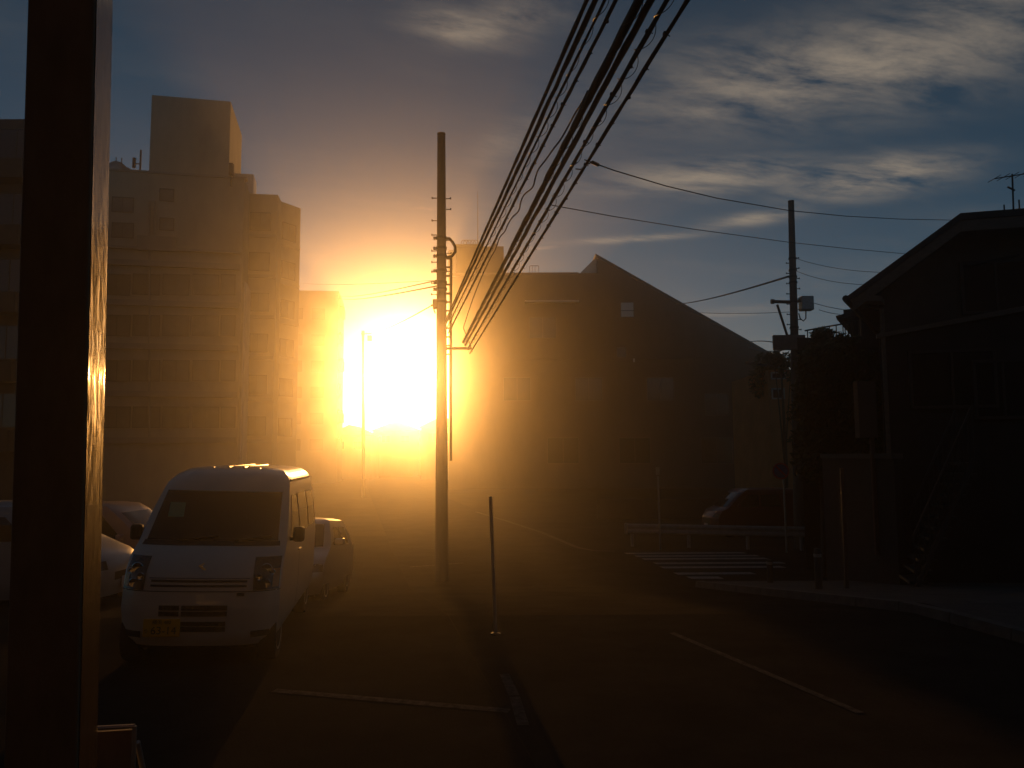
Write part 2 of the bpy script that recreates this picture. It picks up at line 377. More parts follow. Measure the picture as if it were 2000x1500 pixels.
# stepped wings towards the right
s2 = face_pts(xat(455, 50.95), 50.95, xat(532, 51.32), 51.32, 8); z2 = zat(379, 51.14, 500)
MB().plan(s2, gL, z2).build('wing_wall', m_wallA, apt)
s3 = face_pts(xat(531.5, 52.80), 52.80, xat(578, 54.65), 54.65, 7); z3 = zat(391, 52.80, 533)
MB().plan(s3, gL, z3).build('wing_wall', m_wallB, apt)
t2 = Vector((s2[1][0] - s2[0][0], s2[1][1] - s2[0][1], 0)).normalized(); t3 = Vector((s3[1][0] - s3[0][0], s3[1][1] - s3[0][1], 0)).normalized()
for k in range(6):
    z = z2 - 1.9 - k * 2.75
    win(apt, Vector((*s2[0], z)).lerp(Vector((*s2[1], z)), .55), t2, 1.3, 1.2, fm=m_brframe, glass=m_curt)
    win(apt, Vector((*s3[0], z)).lerp(Vector((*s3[1], z)), .5), t3, 1.2, 1.2, fm=m_brframe, glass=m_curt)
    for (q0, q1, tt) in ((s2[0], s2[1], t2), (s3[0], s3[1], t3)):
        c = (Vector((*q0, z - 1.0)) + Vector((*q1, z - 1.0))) / 2; ln = (Vector(q1) - Vector(q0)).length; n_ = Vector((tt.y, -tt.x, 0))
        MB().box(c + n_ * .06, (ln - .15, .12, .22), m=Matrix((tt, -n_, Vector((0, 0, 1)))).transposed()).build('floor_band', m_wallB, apt)
# slope-roofed annex for the wing's lit side, light put into its pale colour
an = [at(458, 503, 48.92), at(481, 558, 49.29), Vector((at(481, 558, 49.29).x, 49.29, gL)), Vector((at(458, 503, 48.92).x, 48.92, gL))]
MB().prism(an, (-.3, 1.8, 0)).build('stair_annex', m_white, apt)
# roof plant
rt = MB(); c = at(478, 362, 51.69); rt.box((c.x, c.y, (z2 + zat(348, 51.69, 478)) / 2), (1.35, 1.6, zat(348, 51.69, 478) - z2 + .1), rz=.2)
o = rt.build('water_tank', m_steel, bevel=.08, org=Vector((c.x, c.y, z2))); tag(o, 'boxy water tank on the roof step right of the tower', 'water tank')
for i, (px, py, w, hh, lab) in enumerate(((228, 336, 1.0, .95, 'rounded dark roof tank beside the post'), (243, 340, .9, .75, 'lower rounded roof tank next to the antenna mast'))):
    c = onA(px, py, -1.2 - .3 * i); mb = MB().lathe([(w * .5, zt - .02), (w * .55, zt + .15), (w * .52, zt + hh * .8), (w * .3, zt + hh), (.05, zt + hh + .05)], (c.x, c.y, 0), n=16)
    tag(mb.build('roof_tank', m_steel, smooth=50, org=Vector((c.x, c.y, zt))), lab, 'water tank', 'rooftop tanks')
an0 = onA(275, 300, -1.0)
am = thing('antenna_mast', (an0.x, an0.y, zt), 'short antenna mast with a side panel on the roof left of the box tower', 'antenna')
MB().tube([(an0.x, an0.y, zt), (an0.x, an0.y, zat(293, an0.y, 275))], .06).build('mast', m_dark, am)
MB().box((an0.x - .4, an0.y, zat(318, an0.y, 275)), (.16, .14, .65)).build('panel', m_dark, am)
MB().box((an0.x - .2, an0.y, zat(320, an0.y, 275)), (.36, .05, .06)).build('bracket', m_dark, am)
for px, py, lab in ((227, 307, 'thin roof rod nearest the near post'), (238, 308, 'thin roof rod next to the antenna mast')):
    c = onA(px, py, -.9); tag(MB().tube([(c.x, c.y, zt), (c.x, c.y, c.z)], .03, 6).build('roof_rod', m_dark, org=Vector((c.x, c.y, zt))), lab, 'antenna', 'roof rods')
ra = at(452, 331, 47.54); tag(MB().box((ra.x, ra.y, ra.z), (.22, .3, .75)).box((ra.x, ra.y, ra.z - .7), (.08, .08, .8)).build('roof_lamp', m_dark, org=Vector((ra.x, ra.y, zt))), 'small dark fixture at the foot of the box tower, right corner', 'roof fixture')

# farther block whose balconies edge the sun
fb = thing('balcony_block', (xat(600, 95), 95, gz(95)), 'lower flat roofed block with stepped balconies right beside the sun', 'building')
fL, fR = xat(540, 94), xat(657.5, 95)
zf = zat(569, 95, 640)
MB().plan(face_pts(fL, 94, fR, 95, 9), gz(95), zf).build('wall', m_wallB, fb)
for i in range(6):
    py = 602 + i * 51
    z1, z0 = zat(py, 95, 660), zat(py + 26, 95, 660)
    x1 = xat(666 if i % 2 == 0 else 663, 95)
    MB().bx(fR + .003, x1, 95.2, 96.4, z0 + .4, z1).build('balcony', m_wallB, fb, bevel=.03)
    MB().bx(fR + .003, x1 - .1, 95.3, 96.3, z1 + .05, z1 + .35).build('balcony_rail', m_dark, fb)
    for k in range(2): win(fb, (fL + 2.0 + k * 2.6, 94.0 + (2.0 + k * 2.6) / (fR - fL), z0 + .9), (fR - fL, 1), 1.5, 1.3, fm=m_brframe, glass=m_curt)

# dark block at the far left behind the post
dl = thing('left_block', (xat(10, 34), 34, gz(34)), 'dark block at the left edge of the photo behind the post', 'building')
zl = zat(229, 34, 10)
MB().bx(xat(-260, 34), xat(38, 34), 34, 39.8, gz(34), zl - .6).build('wall', m_wallE, dl)
MB().bx(xat(-260, 34), xat(30, 34), 34.2, 39.5, zl - .6, zl).build('parapet', m_wallE, dl)
for i in range(5):
    z = zl - 2.6 - i * 3
    MB().bx(xat(-240, 34), xat(36, 34), 33.2, 34.003 - .01, z - .5, z + .4).build('balcony', m_wallE, dl, bevel=.02)
    win(dl, (xat(0, 34), 34, z + 1.3), (1, 0), 1.6, 1.5, fm=m_dark)

# unseen block added behind the camera to keep the eastern sky off the lot
bb = thing('sky_blocker', (0, -10, 0), 'unseen dark block added behind the camera to shade the lot', 'building')
MB().bx(-45, 45, -22, -10, 0, 14).build('wall', m_wallE, bb)
for i in range(4):
    for k in range(12): win(bb, (40 - k * 7.2, -10, 2 + i * 3.4), (-1, 0), 2.2, 1.5)
# low houses at the far end of the road
for i, (p0_, p1_, ptop, D, lab) in enumerate(((640, 724, 830, 112, 'far low house below the left edge of the sun glare'), (728, 818, 822, 125, 'far gabled house right under the sun'), (822, 905, 812, 106, 'far low house behind the left utility pole'))):
    x0, x1 = xat(p0_, D), xat(p1_, D); zr = zat(ptop, D, (p0_ + p1_) / 2); ze = zr - 1.6
    h = thing('far_house', ((x0 + x1) / 2, D, gz(D)), lab, 'house', 'low houses at the end of the road')
    MB().bx(x0, x1, D, D + 7, gz(D), ze).build('wall', m_wallB, h)
    MB().prism([(x0 - .4, D - .4, ze + .003), (x1 + .4, D - .4, ze + .003), ((x0 + x1) / 2, D - .4, zr)], (0, 7.8, 0)).build('roof', m_roof, h)
    for k in (.28, .7): win(h, (x0 + (x1 - x0) * k, D, ze - 1.3), (1, 0), 1.3, 1.1)

# ------------------------------------------------------------------ building in the middle
DM = 75.0
mid = thing('slant_roof_building', (xat(1200, DM), DM, gz(DM)), 'large dark building with a long slanting roof line right of the sun', 'building')
def P(px, py, D=DM): return at(px, py, D)
g0 = gz(DM)
xl, xr = P(876, 700).x, P(1505, 690).x
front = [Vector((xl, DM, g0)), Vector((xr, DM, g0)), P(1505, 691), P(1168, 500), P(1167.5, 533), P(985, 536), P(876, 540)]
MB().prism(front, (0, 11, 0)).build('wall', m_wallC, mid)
# roof capping on the slant
a, b = P(1163, 495, DM - .25), P(1507, 690, DM - .25); th = Vector((0, 0, -.28))
MB().prism([a, b, b + th, a + th], (0, 11.5, 0)).build('roof', m_roof, mid)
# sloping cheek left of the peak, its side light put into pale render
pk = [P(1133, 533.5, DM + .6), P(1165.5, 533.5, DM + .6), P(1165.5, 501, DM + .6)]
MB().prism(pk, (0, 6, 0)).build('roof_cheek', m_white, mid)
MB().bx(xl, P(1130, 533).x, DM - .12, DM + .3, P(1000, 537).z, P(1000, 533).z).build('coping', m_fascia, mid)
# penthouse on the left end
pl, pr, pz = P(890, 600).x, P(984, 600).x, P(935, 479).z
MB().bx(pl, pr, DM + .4, DM + 5, P(985, 537).z, pz).build('penthouse', m_wallC, mid, bevel=.03)
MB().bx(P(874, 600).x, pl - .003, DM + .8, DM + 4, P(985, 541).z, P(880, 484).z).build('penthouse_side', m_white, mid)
MB().bx(pl - .1, P(942, 479).x, DM + .3, DM + 4.9, pz + .003, P(935, 475).z).build('penthouse_coping', m_wallC, mid)
for px, py, w, h, mm, gl in ((1225, 605, .68, .78, 0, m_winl), (1214, 689, .5, .55, 0, m_win), (1060, 640, 1.4, 1.1, 1, m_win), (1150, 760, 1.4, 1.2, 1, m_win), (1290, 760, 1.4, 1.2, 1, m_win), (1400, 790, 1.2, 1.1, 1, m_win), (1010, 760, 1.4, 1.2, 1, m_win), (1100, 880, 1.6, 1.3, 1, m_win), (1240, 880, 1.6, 1.3, 1, m_win), (1400, 880, 1.6, 1.3, 1, m_win)):
    f = win(mid, P(px, py), (1, 0), w * 1.87, h * 1.87, glass=gl, mull=mm, fm=m_brframe)
    if gl is m_winl: c = P(px, py + 2); MB().box((c.x, DM - .045, c.z), (w * 1.87, .03, .06)).build('sash_bar', m_dark, f)
MB().bx(P(1025, 590).x, P(1130, 590).x, DM - .7, DM - .003, P(1080, 592).z, P(1080, 589).z).build('canopy', m_white, mid)
c = P(1238, 704); MB().box((c.x, DM - .08, c.z), (.16, .15, .34)).build('wall_lamp', m_winl, mid)
MB().bx(P(1000, 700).x, xr - .1, DM - .12, DM - .003, P(1200, 700).z - .1, P(1200, 700).z + .1).build('floor_band', m_wallC, mid)
# roof garden loops, rods and guard
for i, px in enumerate((906, 911, 917, 924, 930)):
    q = P(px, 472, DM + 1.0 + .2 * i); pts = [q + Vector((.28 * math.cos(t), .1 * math.sin(t * 2), -.25 + .42 * math.sin(t))) for t in [math.pi * k / 8 for k in range(9)]]
    pts[0].z = pts[-1].z = pz - .1
    tag(MB().tube(pts, .035, 6).build('cable_loop', m_cable, org=q), ('leftmost', 'second', 'middle', 'fourth', 'rightmost')[i] + ' curled cable loop on the penthouse roof from the left', 'cable', 'cable loops on the penthouse roof')
q = P(933, 374, DM + 1); tag(MB().tube([(q.x, q.y, pz), (q.x, q.y, q.z)], [.05, .02], 6).build('lightning_rod', m_dark, org=Vector((q.x, q.y, pz))), 'tall thin rod rising from the penthouse roof', 'rod')
q = P(969, 456, DM + 1); w_ = MB().tube([(q.x, q.y, pz), (q.x, q.y, q.z)], [.04, .02], 6)
tag(w_.box((q.x - .05, q.y, pz + .2), (.3, .3, .4)).build('roof_vent', m_dark, org=Vector((q.x, q.y, pz))), 'squat roof vent with a short rod on the penthouse', 'vent')
gr = thing('roof_guard', (P(1044, 535).x, DM + 1, P(1044, 535).z), 'small pipe guard frame standing on the flat roof', 'railing')
x0, x1 = P(1035, 530).x, P(1053, 530).x; zb, zu = P(1044, 537).z, P(1044, 519, DM + 1).z
MB().tube([(x0, DM + 1, zb), (x0, DM + 1, zu - .05), (x0 + .08, DM + 1, zu), (x1 - .08, DM + 1, zu), (x1, DM + 1, zu - .05), (x1, DM + 1, zb)], .025, 6).build('frame', m_dark, gr)
for k in (.3, .6): MB().tube([(x0 + (x1 - x0) * k, DM + 1, zb), (x0 + (x1 - x0) * k, DM + 1, zu)], .02, 6).build('bar', m_dark, gr)
# low wall and dark planting in front of it
lw = MB().bx(xat(1165, 38), xat(1490, 38), 38, 38.25, gz(38), gz(38) + .95)
tag(lw.build('low_wall', m_wallE, bevel=.02, org=Vector((xat(1300, 38), 38, gz(38)))), 'low dark wall in front of the slant roofed building', 'wall')

# ------------------------------------------------------------------ houses on the right
hd = thing('gabled_house', (8.0, 14.5, gz(14.5)), 'dark two storey house with a steep gable verge at the right edge', 'house')
def DH(px):                                    # depth of the house front under a pixel column
    s = (px - 1000) / F; return (15.6 + .25 * 7.3) / (1 + .25 * s)
def H(px, py, o=0.0): return at(px, py, DH(px) - o)
hn = Vector((.243, .970, 0)); hb = Vector((.52, .854, 0)); ht = Vector((.970, -.243, 0))
gH = gz(15) - .1
def drop(v, z): return Vector((v.x, v.y, z))
wallp = [drop(H(1716, 600), gH), drop(H(2120, 600), gH), H(2120, 418), H(1995, 428), H(1880, 436), H(1716, 578)]
MB().prism(wallp, hb * 7).build('wall', m_wallD, hd)
ro = -hn * .55
def slab(name, a, b, t, m, depth=8.2, o=ro, parent=hd):
    return MB().prism([a + o, b + o, b + o - Vector((0, 0, t)), a + o - Vector((0, 0, t))], hb * depth).build(name, m, parent)
e0, e1, e2 = H(1655, 578, .5) - ro * 0, H(1876, 416, .5), H(2140, 396, .5)
slab('roof', e0, e1, .13, m_roof, o=Vector((0, 0, 0))); slab('roof', e1, e2, .13, m_roof, o=Vector((0, 0, 0)))
dn = Vector((0, 0, -.133)); inset = hn * .03
slab('bargeboard', e0 + dn + inset + Vector((.1, 0, .06)), e1 + dn + inset, .22, m_fascia, depth=.05, o=Vector((0, 0, 0)))
slab('bargeboard', e1 + dn + inset, e2 + dn + inset, .22, m_fascia, depth=.05, o=Vector((0, 0, 0)))
g_ = H(1652, 583, .5); MB().tube([g_, g_ + hb * 8.2], .07, 8).build('gutter', m_dark, hd)
so = [H(1660, 588, .45), H(1722, 588, .45), H(1722, 578, .45), H(1672, 573, .45)]
MB().prism(so, hb * 7.9).build('eaves_box', m_fascia, hd)
bp = [H(1690, 588), H(1688, 602), H(1716, 612)]
MB().tube([H(1692, 587, .1), H(1694, 597, .1), H(1716, 603, .05)], .05, 8).build('drain_elbow', m_dark, hd)
MB().tube([H(1722, 603, .07), drop(H(1722, 603, .07), gH)], .045, 8).build('drainpipe', m_fascia, hd)
# first floor band and darker ground floor
bd = [H(1713, 652, .12), H(2120, 574, .12), H(2120, 586, .12), H(1713, 660, .12)]
MB().prism(bd, hn * .11).build('floor_band', m_fascia, hd)
gf = [drop(H(1718, 700, .05), gH), drop(H(2119, 700, .05), gH), H(2119, 588, .05), H(1718, 662, .05)]
MB().prism(gf, hn * .045).build('ground_floor_cladding', m_wallE, hd)
win(hd, H(1945, 560, 0), ht, 1.2, 1.0, fm=m_dark); win(hd, H(1860, 740, .055), ht, 1.5, 1.1, fm=m_dark); win(hd, H(1960, 760, .055), ht, 1.0, 1.1, fm=m_dark)
cpn = [H(1895, 552, .02), H(1995, 520, .02)]
MB().tube([H(1890, 520, .03), H(1990, 498, .03)], .03, 6).build('cable_duct', m_dark, hd)
# outside stair with railing
st = thing('outside_stair', (H(1850, 900).x, H(1850, 900).y - 1.2, gz(13)), 'steep outside stair with barred railings against the dark house', 'stair')
s0, s1 = H(1780, 960, 1.6), H(1900, 830, 1.6)
z_a, z_b = gz(13), 1.9
sa, sb = Vector((s0.x, s0.y, z_a)), Vector((s1.x, s1.y, z_b))
for k in range(12):
    t = (k + .5) / 12; c = sa.lerp(sb, t); MB().box(c + hn * .45, (.30, .9, .05), m=Matrix((ht, hn, Vector((0, 0, 1)))).transposed()).build('tread', m_dark, st)
for s in (0, .9):
    MB().tube([sa + hn * s, sb + hn * s], .05, 6).build('stringer', m_dark, st)
    MB().tube([sa + hn * s + Vector((0, 0, .9)), sb + hn * s + Vector((0, 0, .9))], .025, 6).build('handrail', m_dark, st)
    for k in range(13):
        c = sa.lerp(sb, k / 12) + hn * s; MB().tube([c, c + Vector((0, 0, .9))], .012, 5).build('baluster', m_dark, st)
# front garden wall, gate post
yw = lambda x: 12.4
lw2 = thing('garden_wall', (8.2, 13.6, gz(13.6)), 'low pale garden wall with coping before the gabled house', 'wall')
a, b = at(1605, 886, 17.2), at(1745, 890, 14.6)
a.z = b.z = 0
dirw = (b - a).normalized(); nw = Vector((-dirw.y, dirw.x, 0))
zb_ = gz(16) - .2
MB().prism([a + Vector((0, 0, zb_)), b + Vector((0, 0, zb_)), b + Vector((0, 0, 1.9)), a + Vector((0, 0, 1.9))], nw * .15).build('wall', m_wallE, lw2)
MB().prism([a + Vector((0, 0, 1.903)) - nw * .04, b + Vector((0, 0, 1.903)) - nw * .04, b + Vector((0, 0, 2.0)) - nw * .04, a + Vector((0, 0, 2.0)) - nw * .04], nw * .23).build('coping', m_pave, lw2)
tag(MB().box((at(1643, 900, 13.5).x, 13.5, (gz(13.5) + 1.75) / 2), (.06, .06, 1.75 - gz(13.5))).build('gate_post', m_dark, org=Vector((at(1643, 900, 13.5).x, 13.5, gz(13.5)))), 'slender dark gate post before the dark garden wall', 'post')
pan = at(1690, 800, 15.2); tag(MB().box((pan.x, pan.y, pan.z), (.35, .2, 1.1)).box((pan.x + .1, pan.y, pan.z - 1.6), (.07, .07, 2.4)).build('meter_cabinet', m_wallC, org=Vector((pan.x, pan.y, gz(15)))), 'upright brown cabinet on a post left of the gabled house', 'cabinet')

# second house behind with a roof terrace
h2 = thing('terrace_house', (10.0, 20, gz(20)), 'small house with a shallow roof tip and railed terrace behind the gabled house', 'house')
D2 = 21.0
d2 = Vector((3.4, 6.0, 0))
def skew(x0, x1, y, z0, z1, k=1.0): return MB().prism([(x0, y, z0), (x1, y, z0), (x1, y, z1), (x0, y, z1)], d2 * k)
skew(xat(1683, D2), xat(1840, D2), D2, gz(D2), zat(604, D2, 1700)).build('wall', m_wallE, h2)
r0, r1 = at(1632, 617, D2 - .4), at(1760, 583, D2 - .4)
MB().prism([r0, r1, r1 + Vector((0, 0, -.16)), r0 + Vector((.03, 0, -.1))], d2 * 1.12).build('roof', m_roof, h2)
for k in range(3):
    a, b = r0.lerp(r1, .12 + k * .24), r0.lerp(r1, .30 + k * .24); MB().prism([a + Vector((0, 0, .005)), b + Vector((0, 0, .005)), b + Vector((0, 0, .06)), a + Vector((0, 0, .11))], d2 * 1.1).build('roof_sheet', m_roof, h2)
q = [at(1640, 615, D2 - .2), at(1690, 605, D2 - .2), at(1690, 622, D2 - .2), at(1650, 627, D2 - .2)]
MB().prism(q, d2 * .85).build('eaves_box', m_wallE, h2)
skew(xat(1566, D2 - 1.2), xat(1682, D2 - 1.2) - .01, D2 - 1.2, gz(D2), zat(659, D2 - 1.2, 1640), .19).build('terrace', m_wallE, h2)
tr = thing('terrace_railing', (xat(1640, D2 - 1), D2 - 1.1, zat(659, D2 - 1.1, 1640)), 'thin metal railing around the terrace above the hedge', 'railing')
zt0 = zat(659, D2 - 1.2, 1640)
rl = [at(1572, 646, D2 - 1.1), at(1615, 638, D2 - 1.1), at(1650, 632, D2 - 1.1), at(1682, 622, D2 - 1.1)]
for a, b in zip(rl, rl[1:]): MB().tube([a, b], .022, 6).build('rail', m_dark, tr)
for px in (1577, 1593, 1606, 1620, 1633, 1646, 1650, 1656, 1661, 1666, 1671, 1676, 1680):
    tpt = at(px, 646 - (px - 1572) * .205, D2 - 1.1); MB().tube([Vector((tpt.x, tpt.y, zt0)), tpt], .014, 5).build('baluster', m_dark, tr)
MB().tube([Vector((rl[3].x, rl[3].y, zt0)), at(1682, 607, D2 - 1.1)], .05, 6).build('corner_post', m_dark, tr)

# small orange house in the gap
oh = thing('orange_house', (xat(1526, 36), 36, gz(36)), 'small orange brown house front seen in the gap beside the right utility pole', 'house')
MB().bx(xat(1506, 36), xat(1575, 36), 36, 42, gz(36), zat(722, 36, 1526)).build('wall', m_wallF, oh)
MB().prism([(xat(1500, 36), 35.6, zat(722, 36) + .003), (xat(1582, 36), 35.6, zat(722, 36) + .003), (xat(1582, 36), 39, zat(700, 36)), (xat(1500, 36), 39, zat(700, 36))], (0, .02, .12)).build('roof', m_roof, oh)
win(oh, (xat(1526, 36), 36, zat(737, 36)), (1, 0), .65, .28, mull=0); win(oh, (xat(1524, 36), 36, zat(772, 36)), (1, 0), .55, .45, mull=1)

# ------------------------------------------------------------------ vegetation
def foliage(mb, c, r, n, size, rnd):
    c = Vector(c)
    for _ in range(n):
        while True:
            p = Vector((rnd.uniform(-1, 1), rnd.uniform(-1, 1), rnd.uniform(-1, 1)))
            if .25 < p.length < 1: break
        q = c + Vector((p.x * r[0], p.y * r[1], p.z * r[2]))
        u = Vector((rnd.gauss(0, 1), rnd.gauss(0, 1), rnd.gauss(0, 1))).normalized(); w = u.orthogonal().normalized()
        s = size * rnd.uniform(.6, 1.4)
        mb.add([q - u * s, q + w * s * .45, q + u * s, q - w * s * .45], [(0, 1, 2, 3)])
rnd = random.Random(3)
def bush(name, cat, label, clumps, n, size, trunk=None, group=None):
    c0 = Vector(clumps[0][0]); base = Vector((c0.x, c0.y, gz(c0.y)))
    t = thing(name, base, label, cat, group)
    mb = MB()
    for c, r in clumps: foliage(mb, c, r, n, size, rnd)
    mb.build('crown', m_leaf, t)
    tb = MB()
    tops = [Vector(c) for c, r in clumps]
    hb = trunk or .08
    tb.tube([base, base.lerp(tops[0], .5) + Vector((.05, 0, 0)), tops[0]], [hb, hb * .7, hb * .3], 7)
    tb.build('trunk', m_bark, t)
    for tp in tops[1:4]: MB().tube([base.lerp(tops[0], .4), tp], [hb * .45, hb * .15], 6).build('limb', m_bark, t)
    return t
def bl(px, py, D, rx, ry, rz): return (at(px, py, D), (rx, ry, rz))
bush('tree', 'tree', 'small ragged tree at the lower end of the slanting roof', [bl(1494, 712, 37, .55, .7, .6), bl(1510, 722, 37, .6, .7, .7), bl(1530, 735, 38, .5, .6, .5), bl(1488, 745, 37, .6, .7, .8)], 420, .12, .14)
bush('tree', 'tree', 'sparse dark tree right behind the sign board on the right pole', [bl(1525, 705, 31, .55, .7, .45), bl(1545, 720, 31, .5, .7, .5), bl(1512, 700, 31, .3, .5, .3)], 260, .10, .1)
bush('hedge_bush', 'bush', 'rounded bush poking above the terrace edge behind the railing', [bl(1606, 652, 19, .30, .3, .16), bl(1614, 664, 19, .45, .4, .25)], 350, .06, .04, 'bushes under the terrace')
bush('hedge_bush', 'bush', 'wide clipped bush under the right end of the terrace railing', [bl(1645, 664, 19, .5, .4, .16), bl(1625, 676, 19, .6, .4, .25)], 400, .06, .04, 'bushes under the terrace')
for i, (px, py, lab) in enumerate(((1590, 760, 'tall dark shrub right of the right utility pole'), (1640, 750, 'dense dark shrub between utility pole and gabled house'), (1690, 770, 'dark shrub against the corner of the gabled house'))):
    cl_ = [(at(px + rnd.uniform(-16, 16), py + k * 48, 18.2), (rnd.uniform(.4, .6), .5, rnd.uniform(.35, .5))) for k in range(-1, 4)]
    bush('shrub', 'bush', lab, cl_, 500, .08, .06, 'dark shrubs below the terrace')

# ------------------------------------------------------------------ utility poles
def wire_pts(a, b, sag, n=24, wob=0.0, rr=None):
    a, b = Vector(a), Vector(b); pts = []
    for i in range(n + 1):
        t = i / n; p = a.lerp(b, t); p.z -= sag * 4 * t * (1 - t)
        if wob and 0 < i < n: p += Vector((rr.uniform(-wob, wob), 0, rr.uniform(-wob, wob)))
        pts.append(p)
    return pts
def wire(name, label, a, b, sag, r, cat='cable', group=None, n=24, wob=0.0, seed=1):
    rr = random.Random(seed)
    return tag(MB().tube(wire_pts(a, b, sag, n, wob, rr), r, 6).build(name, m_cable, smooth=60, org=Vector(a)), label, cat, group)
DP = 18.0
base = Vector((xat(863.5, DP), DP, gz(DP))); topz = zat(263, DP, 862)
up1 = thing('utility_pole', base, 'tall round utility pole with step bolts standing against the sun glare', 'utility pole', 'utility poles')
tb = Vector((at(862, 262, DP).x, DP, topz))
MB().tube([base - Vector((0, 0, .1)), base.lerp(tb, .5), tb], [.155, .125, .095], 20).build('pole', m_conc, up1, smooth=40)
MB().lathe([(.098, -.02), (.10, .0), (.098, .03), (.05, .045)], tb, n=20).build('pole_cap', m_dark, up1, smooth=40)
def pole_pt(b_, t_, z): k = (z - b_.z) / (t_.z - b_.z); return b_.lerp(t_, k)
def pole_r(b_, t_, z, r0, r1): k = (z - b_.z) / (t_.z - b_.z); return r0 + (r1 - r0) * k
for i, (py, s) in enumerate(((387, -1), (388, 1), (409, 1), (431, -1), (459, -1), (490, -1), (512, -1), (531, -1), (553, -1), (575, -1), (597, -1), (470, 1), (495, 1), (530, 1), (575, 1), (620, 1))):
    z = zat(py, DP, 862); p = pole_pt(base, tb, z); r = pole_r(base, tb, z, .155, .095)
    MB().tube([p + Vector((s * (r - .02), 0, 0)), p + Vector((s * (r + .12), 0, 0))], .011, 6).tube([p + Vector((s * (r + .115), 0, -.02)), p + Vector((s * (r + .115), 0, .03))], .014, 6).build('step_bolt', m_dark, up1)
for py in (465, 485, 500, 529, 552, 565, 590):
    z = zat(py, DP, 862); p = pole_pt(base, tb, z); r = pole_r(base, tb, z, .155, .095)
    MB().lathe([(r + .002, -.03), (r + .018, -.03), (r + .018, .03), (r + .002, .03)], p, n=16).build('clamp_band', m_dark, up1)
    MB().lathe([(.03, -.035), (.045, -.02), (.03, 0), (.045, .02), (.03, .035)], p - Vector((r + .045, 0, 0)), n=8).build('insulator', m_white, up1)
pts = [at(px, py, DP) for px, py in ((868, 466), (878, 466), (884, 473), (889, 482), (889, 492), (883, 500), (872, 503))]
MB().tube(pts, .035, 8).build('bracket_loop', m_dark, up1, smooth=60)
zc_ = zat(500, DP, 880)
MB().tube([Vector((at(881, 500, DP).x, DP, zc_)), Vector((at(881, 700, DP).x, DP, zat(900, DP, 880)))], .03, 8).build('conduit', m_dark, up1)
for py in range(505, 700, 17):
    q = at(876, py, DP); MB().box(q, (.10, .05, .035)).build('conduit_clip', m_dark, up1)
zA = 4.5
MB().tube([pole_pt(base, tb, zA), Vector((-.93, DP, zA))], .035, 8).build('cable_arm', m_dark, up1)
mbx = MB(); c = at(852, 594, DP); mbx.box(c, (.16, .16, .22)); mbx.build('junction_box', m_dark, up1, bevel=.02)
MB().tube([at(849, 592, DP), at(846, 600, DP), at(850, 612, DP)], .018, 6).build('drip_loop', m_cable, up1)

DR = 25.0
base2 = Vector((xat(1555, DR), DR, gz(DR))); t2_ = at(1545, 394, DR)
up2 = thing('utility_pole', base2, 'utility pole on the right with a grey box and side arm before the slanting roof', 'utility pole', 'utility poles')
MB().tube([base2 - Vector((0, 0, .1)), base2.lerp(t2_, .5), t2_], [.175, .135, .095], 20).build('pole', m_conc, up2, smooth=40)
MB().lathe([(.098, -.02), (.10, 0), (.098, .03), (.05, .045)], t2_, n=20).build('pole_cap', m_dark, up2, smooth=40)
for i in range(16):
    z = zat(504 + i * 10, DR, 1545); s = -1 if i % 2 else 1; p = pole_pt(base2, t2_, z); r = pole_r(base2, t2_, z, .175, .095)
    MB().tube([p + Vector((s * (r - .02), 0, 0)), p + Vector((s * (r + .10), 0, 0))], .014, 6).tube([p + Vector((s * (r + .095), 0, -.02)), p + Vector((s * (r + .095), 0, .03))], .016, 6).build('step_bolt', m_dark, up2)
for py in (505, 528, 541, 552, 590, 640):
    z = zat(py, DR, 1545); p = pole_pt(base2, t2_, z); r = pole_r(base2, t2_, z, .175, .095)
    MB().lathe([(r + .002, -.03), (r + .02, -.03), (r + .02, .03), (r + .002, .03)], p, n=16).build('clamp_band', m_dark, up2)
q0, q1 = at(1509, 589, DR), at(1549, 590, DR); MB().tube([q0, q1], .055, 8).tube([q0 - Vector((.05, 0, 0)), q0 + Vector((.05, 0, 0))], .08, 8).build('side_arm', m_dark, up2)
MB().tube([at(1518, 595, DR), at(1537, 654, DR)], .04, 6).build('brace', m_dark, up2)
c = at(1574.5, 593, DR); MB().box(c, (.40, .34, .46)).build('terminal_box', m_steel, up2, bevel=.03)
MB().box((at(1562, 588, DR).x, DR, at(1562, 588, DR).z), (.14, .08, .08)).build('box_bracket', m_dark, up2)
MB().tube([at(1560, 612, DR), at(1563, 622, DR), at(1569, 627, DR), at(1574, 622, DR), at(1574, 607, DR)], .02, 6).build('drip_loop', m_cable, up2, smooth=60)
sb_ = thing('hanging_signboard', at(1541, 685, DR - .25), 'blank dark signboard box fixed low on the right utility pole', 'sign')
c = at(1541, 669, DR - .3); MB().box(c, (1.02, .14, .48)).build('board', m_board, sb_, bevel=.02)
for s in (-1, 1): MB().box(c + Vector((.25 + s * .16, .14, .1)), (.05, .18, .06)).build('bracket', m_dark, sb_)
# far pole in the glare
DF = 62.0
b3 = Vector((xat(711, DF), DF, gz(DF))); t3_ = at(709, 646, DF)
up3 = thing('utility_pole', b3, 'far short utility pole with a box almost lost in the sun glare', 'utility pole', 'utility poles')
MB().tube([b3, t3_], [.15, .12], 12).build('pole', m_conc, up3, smooth=40)
MB().box(at(722, 661, DF), (.36, .3, .48)).build('transformer', m_dark, up3, bevel=.03)
MB().tube([at(705, 652, DF), at(726, 652, DF)], .05, 6).build('crossarm', m_dark, up3)

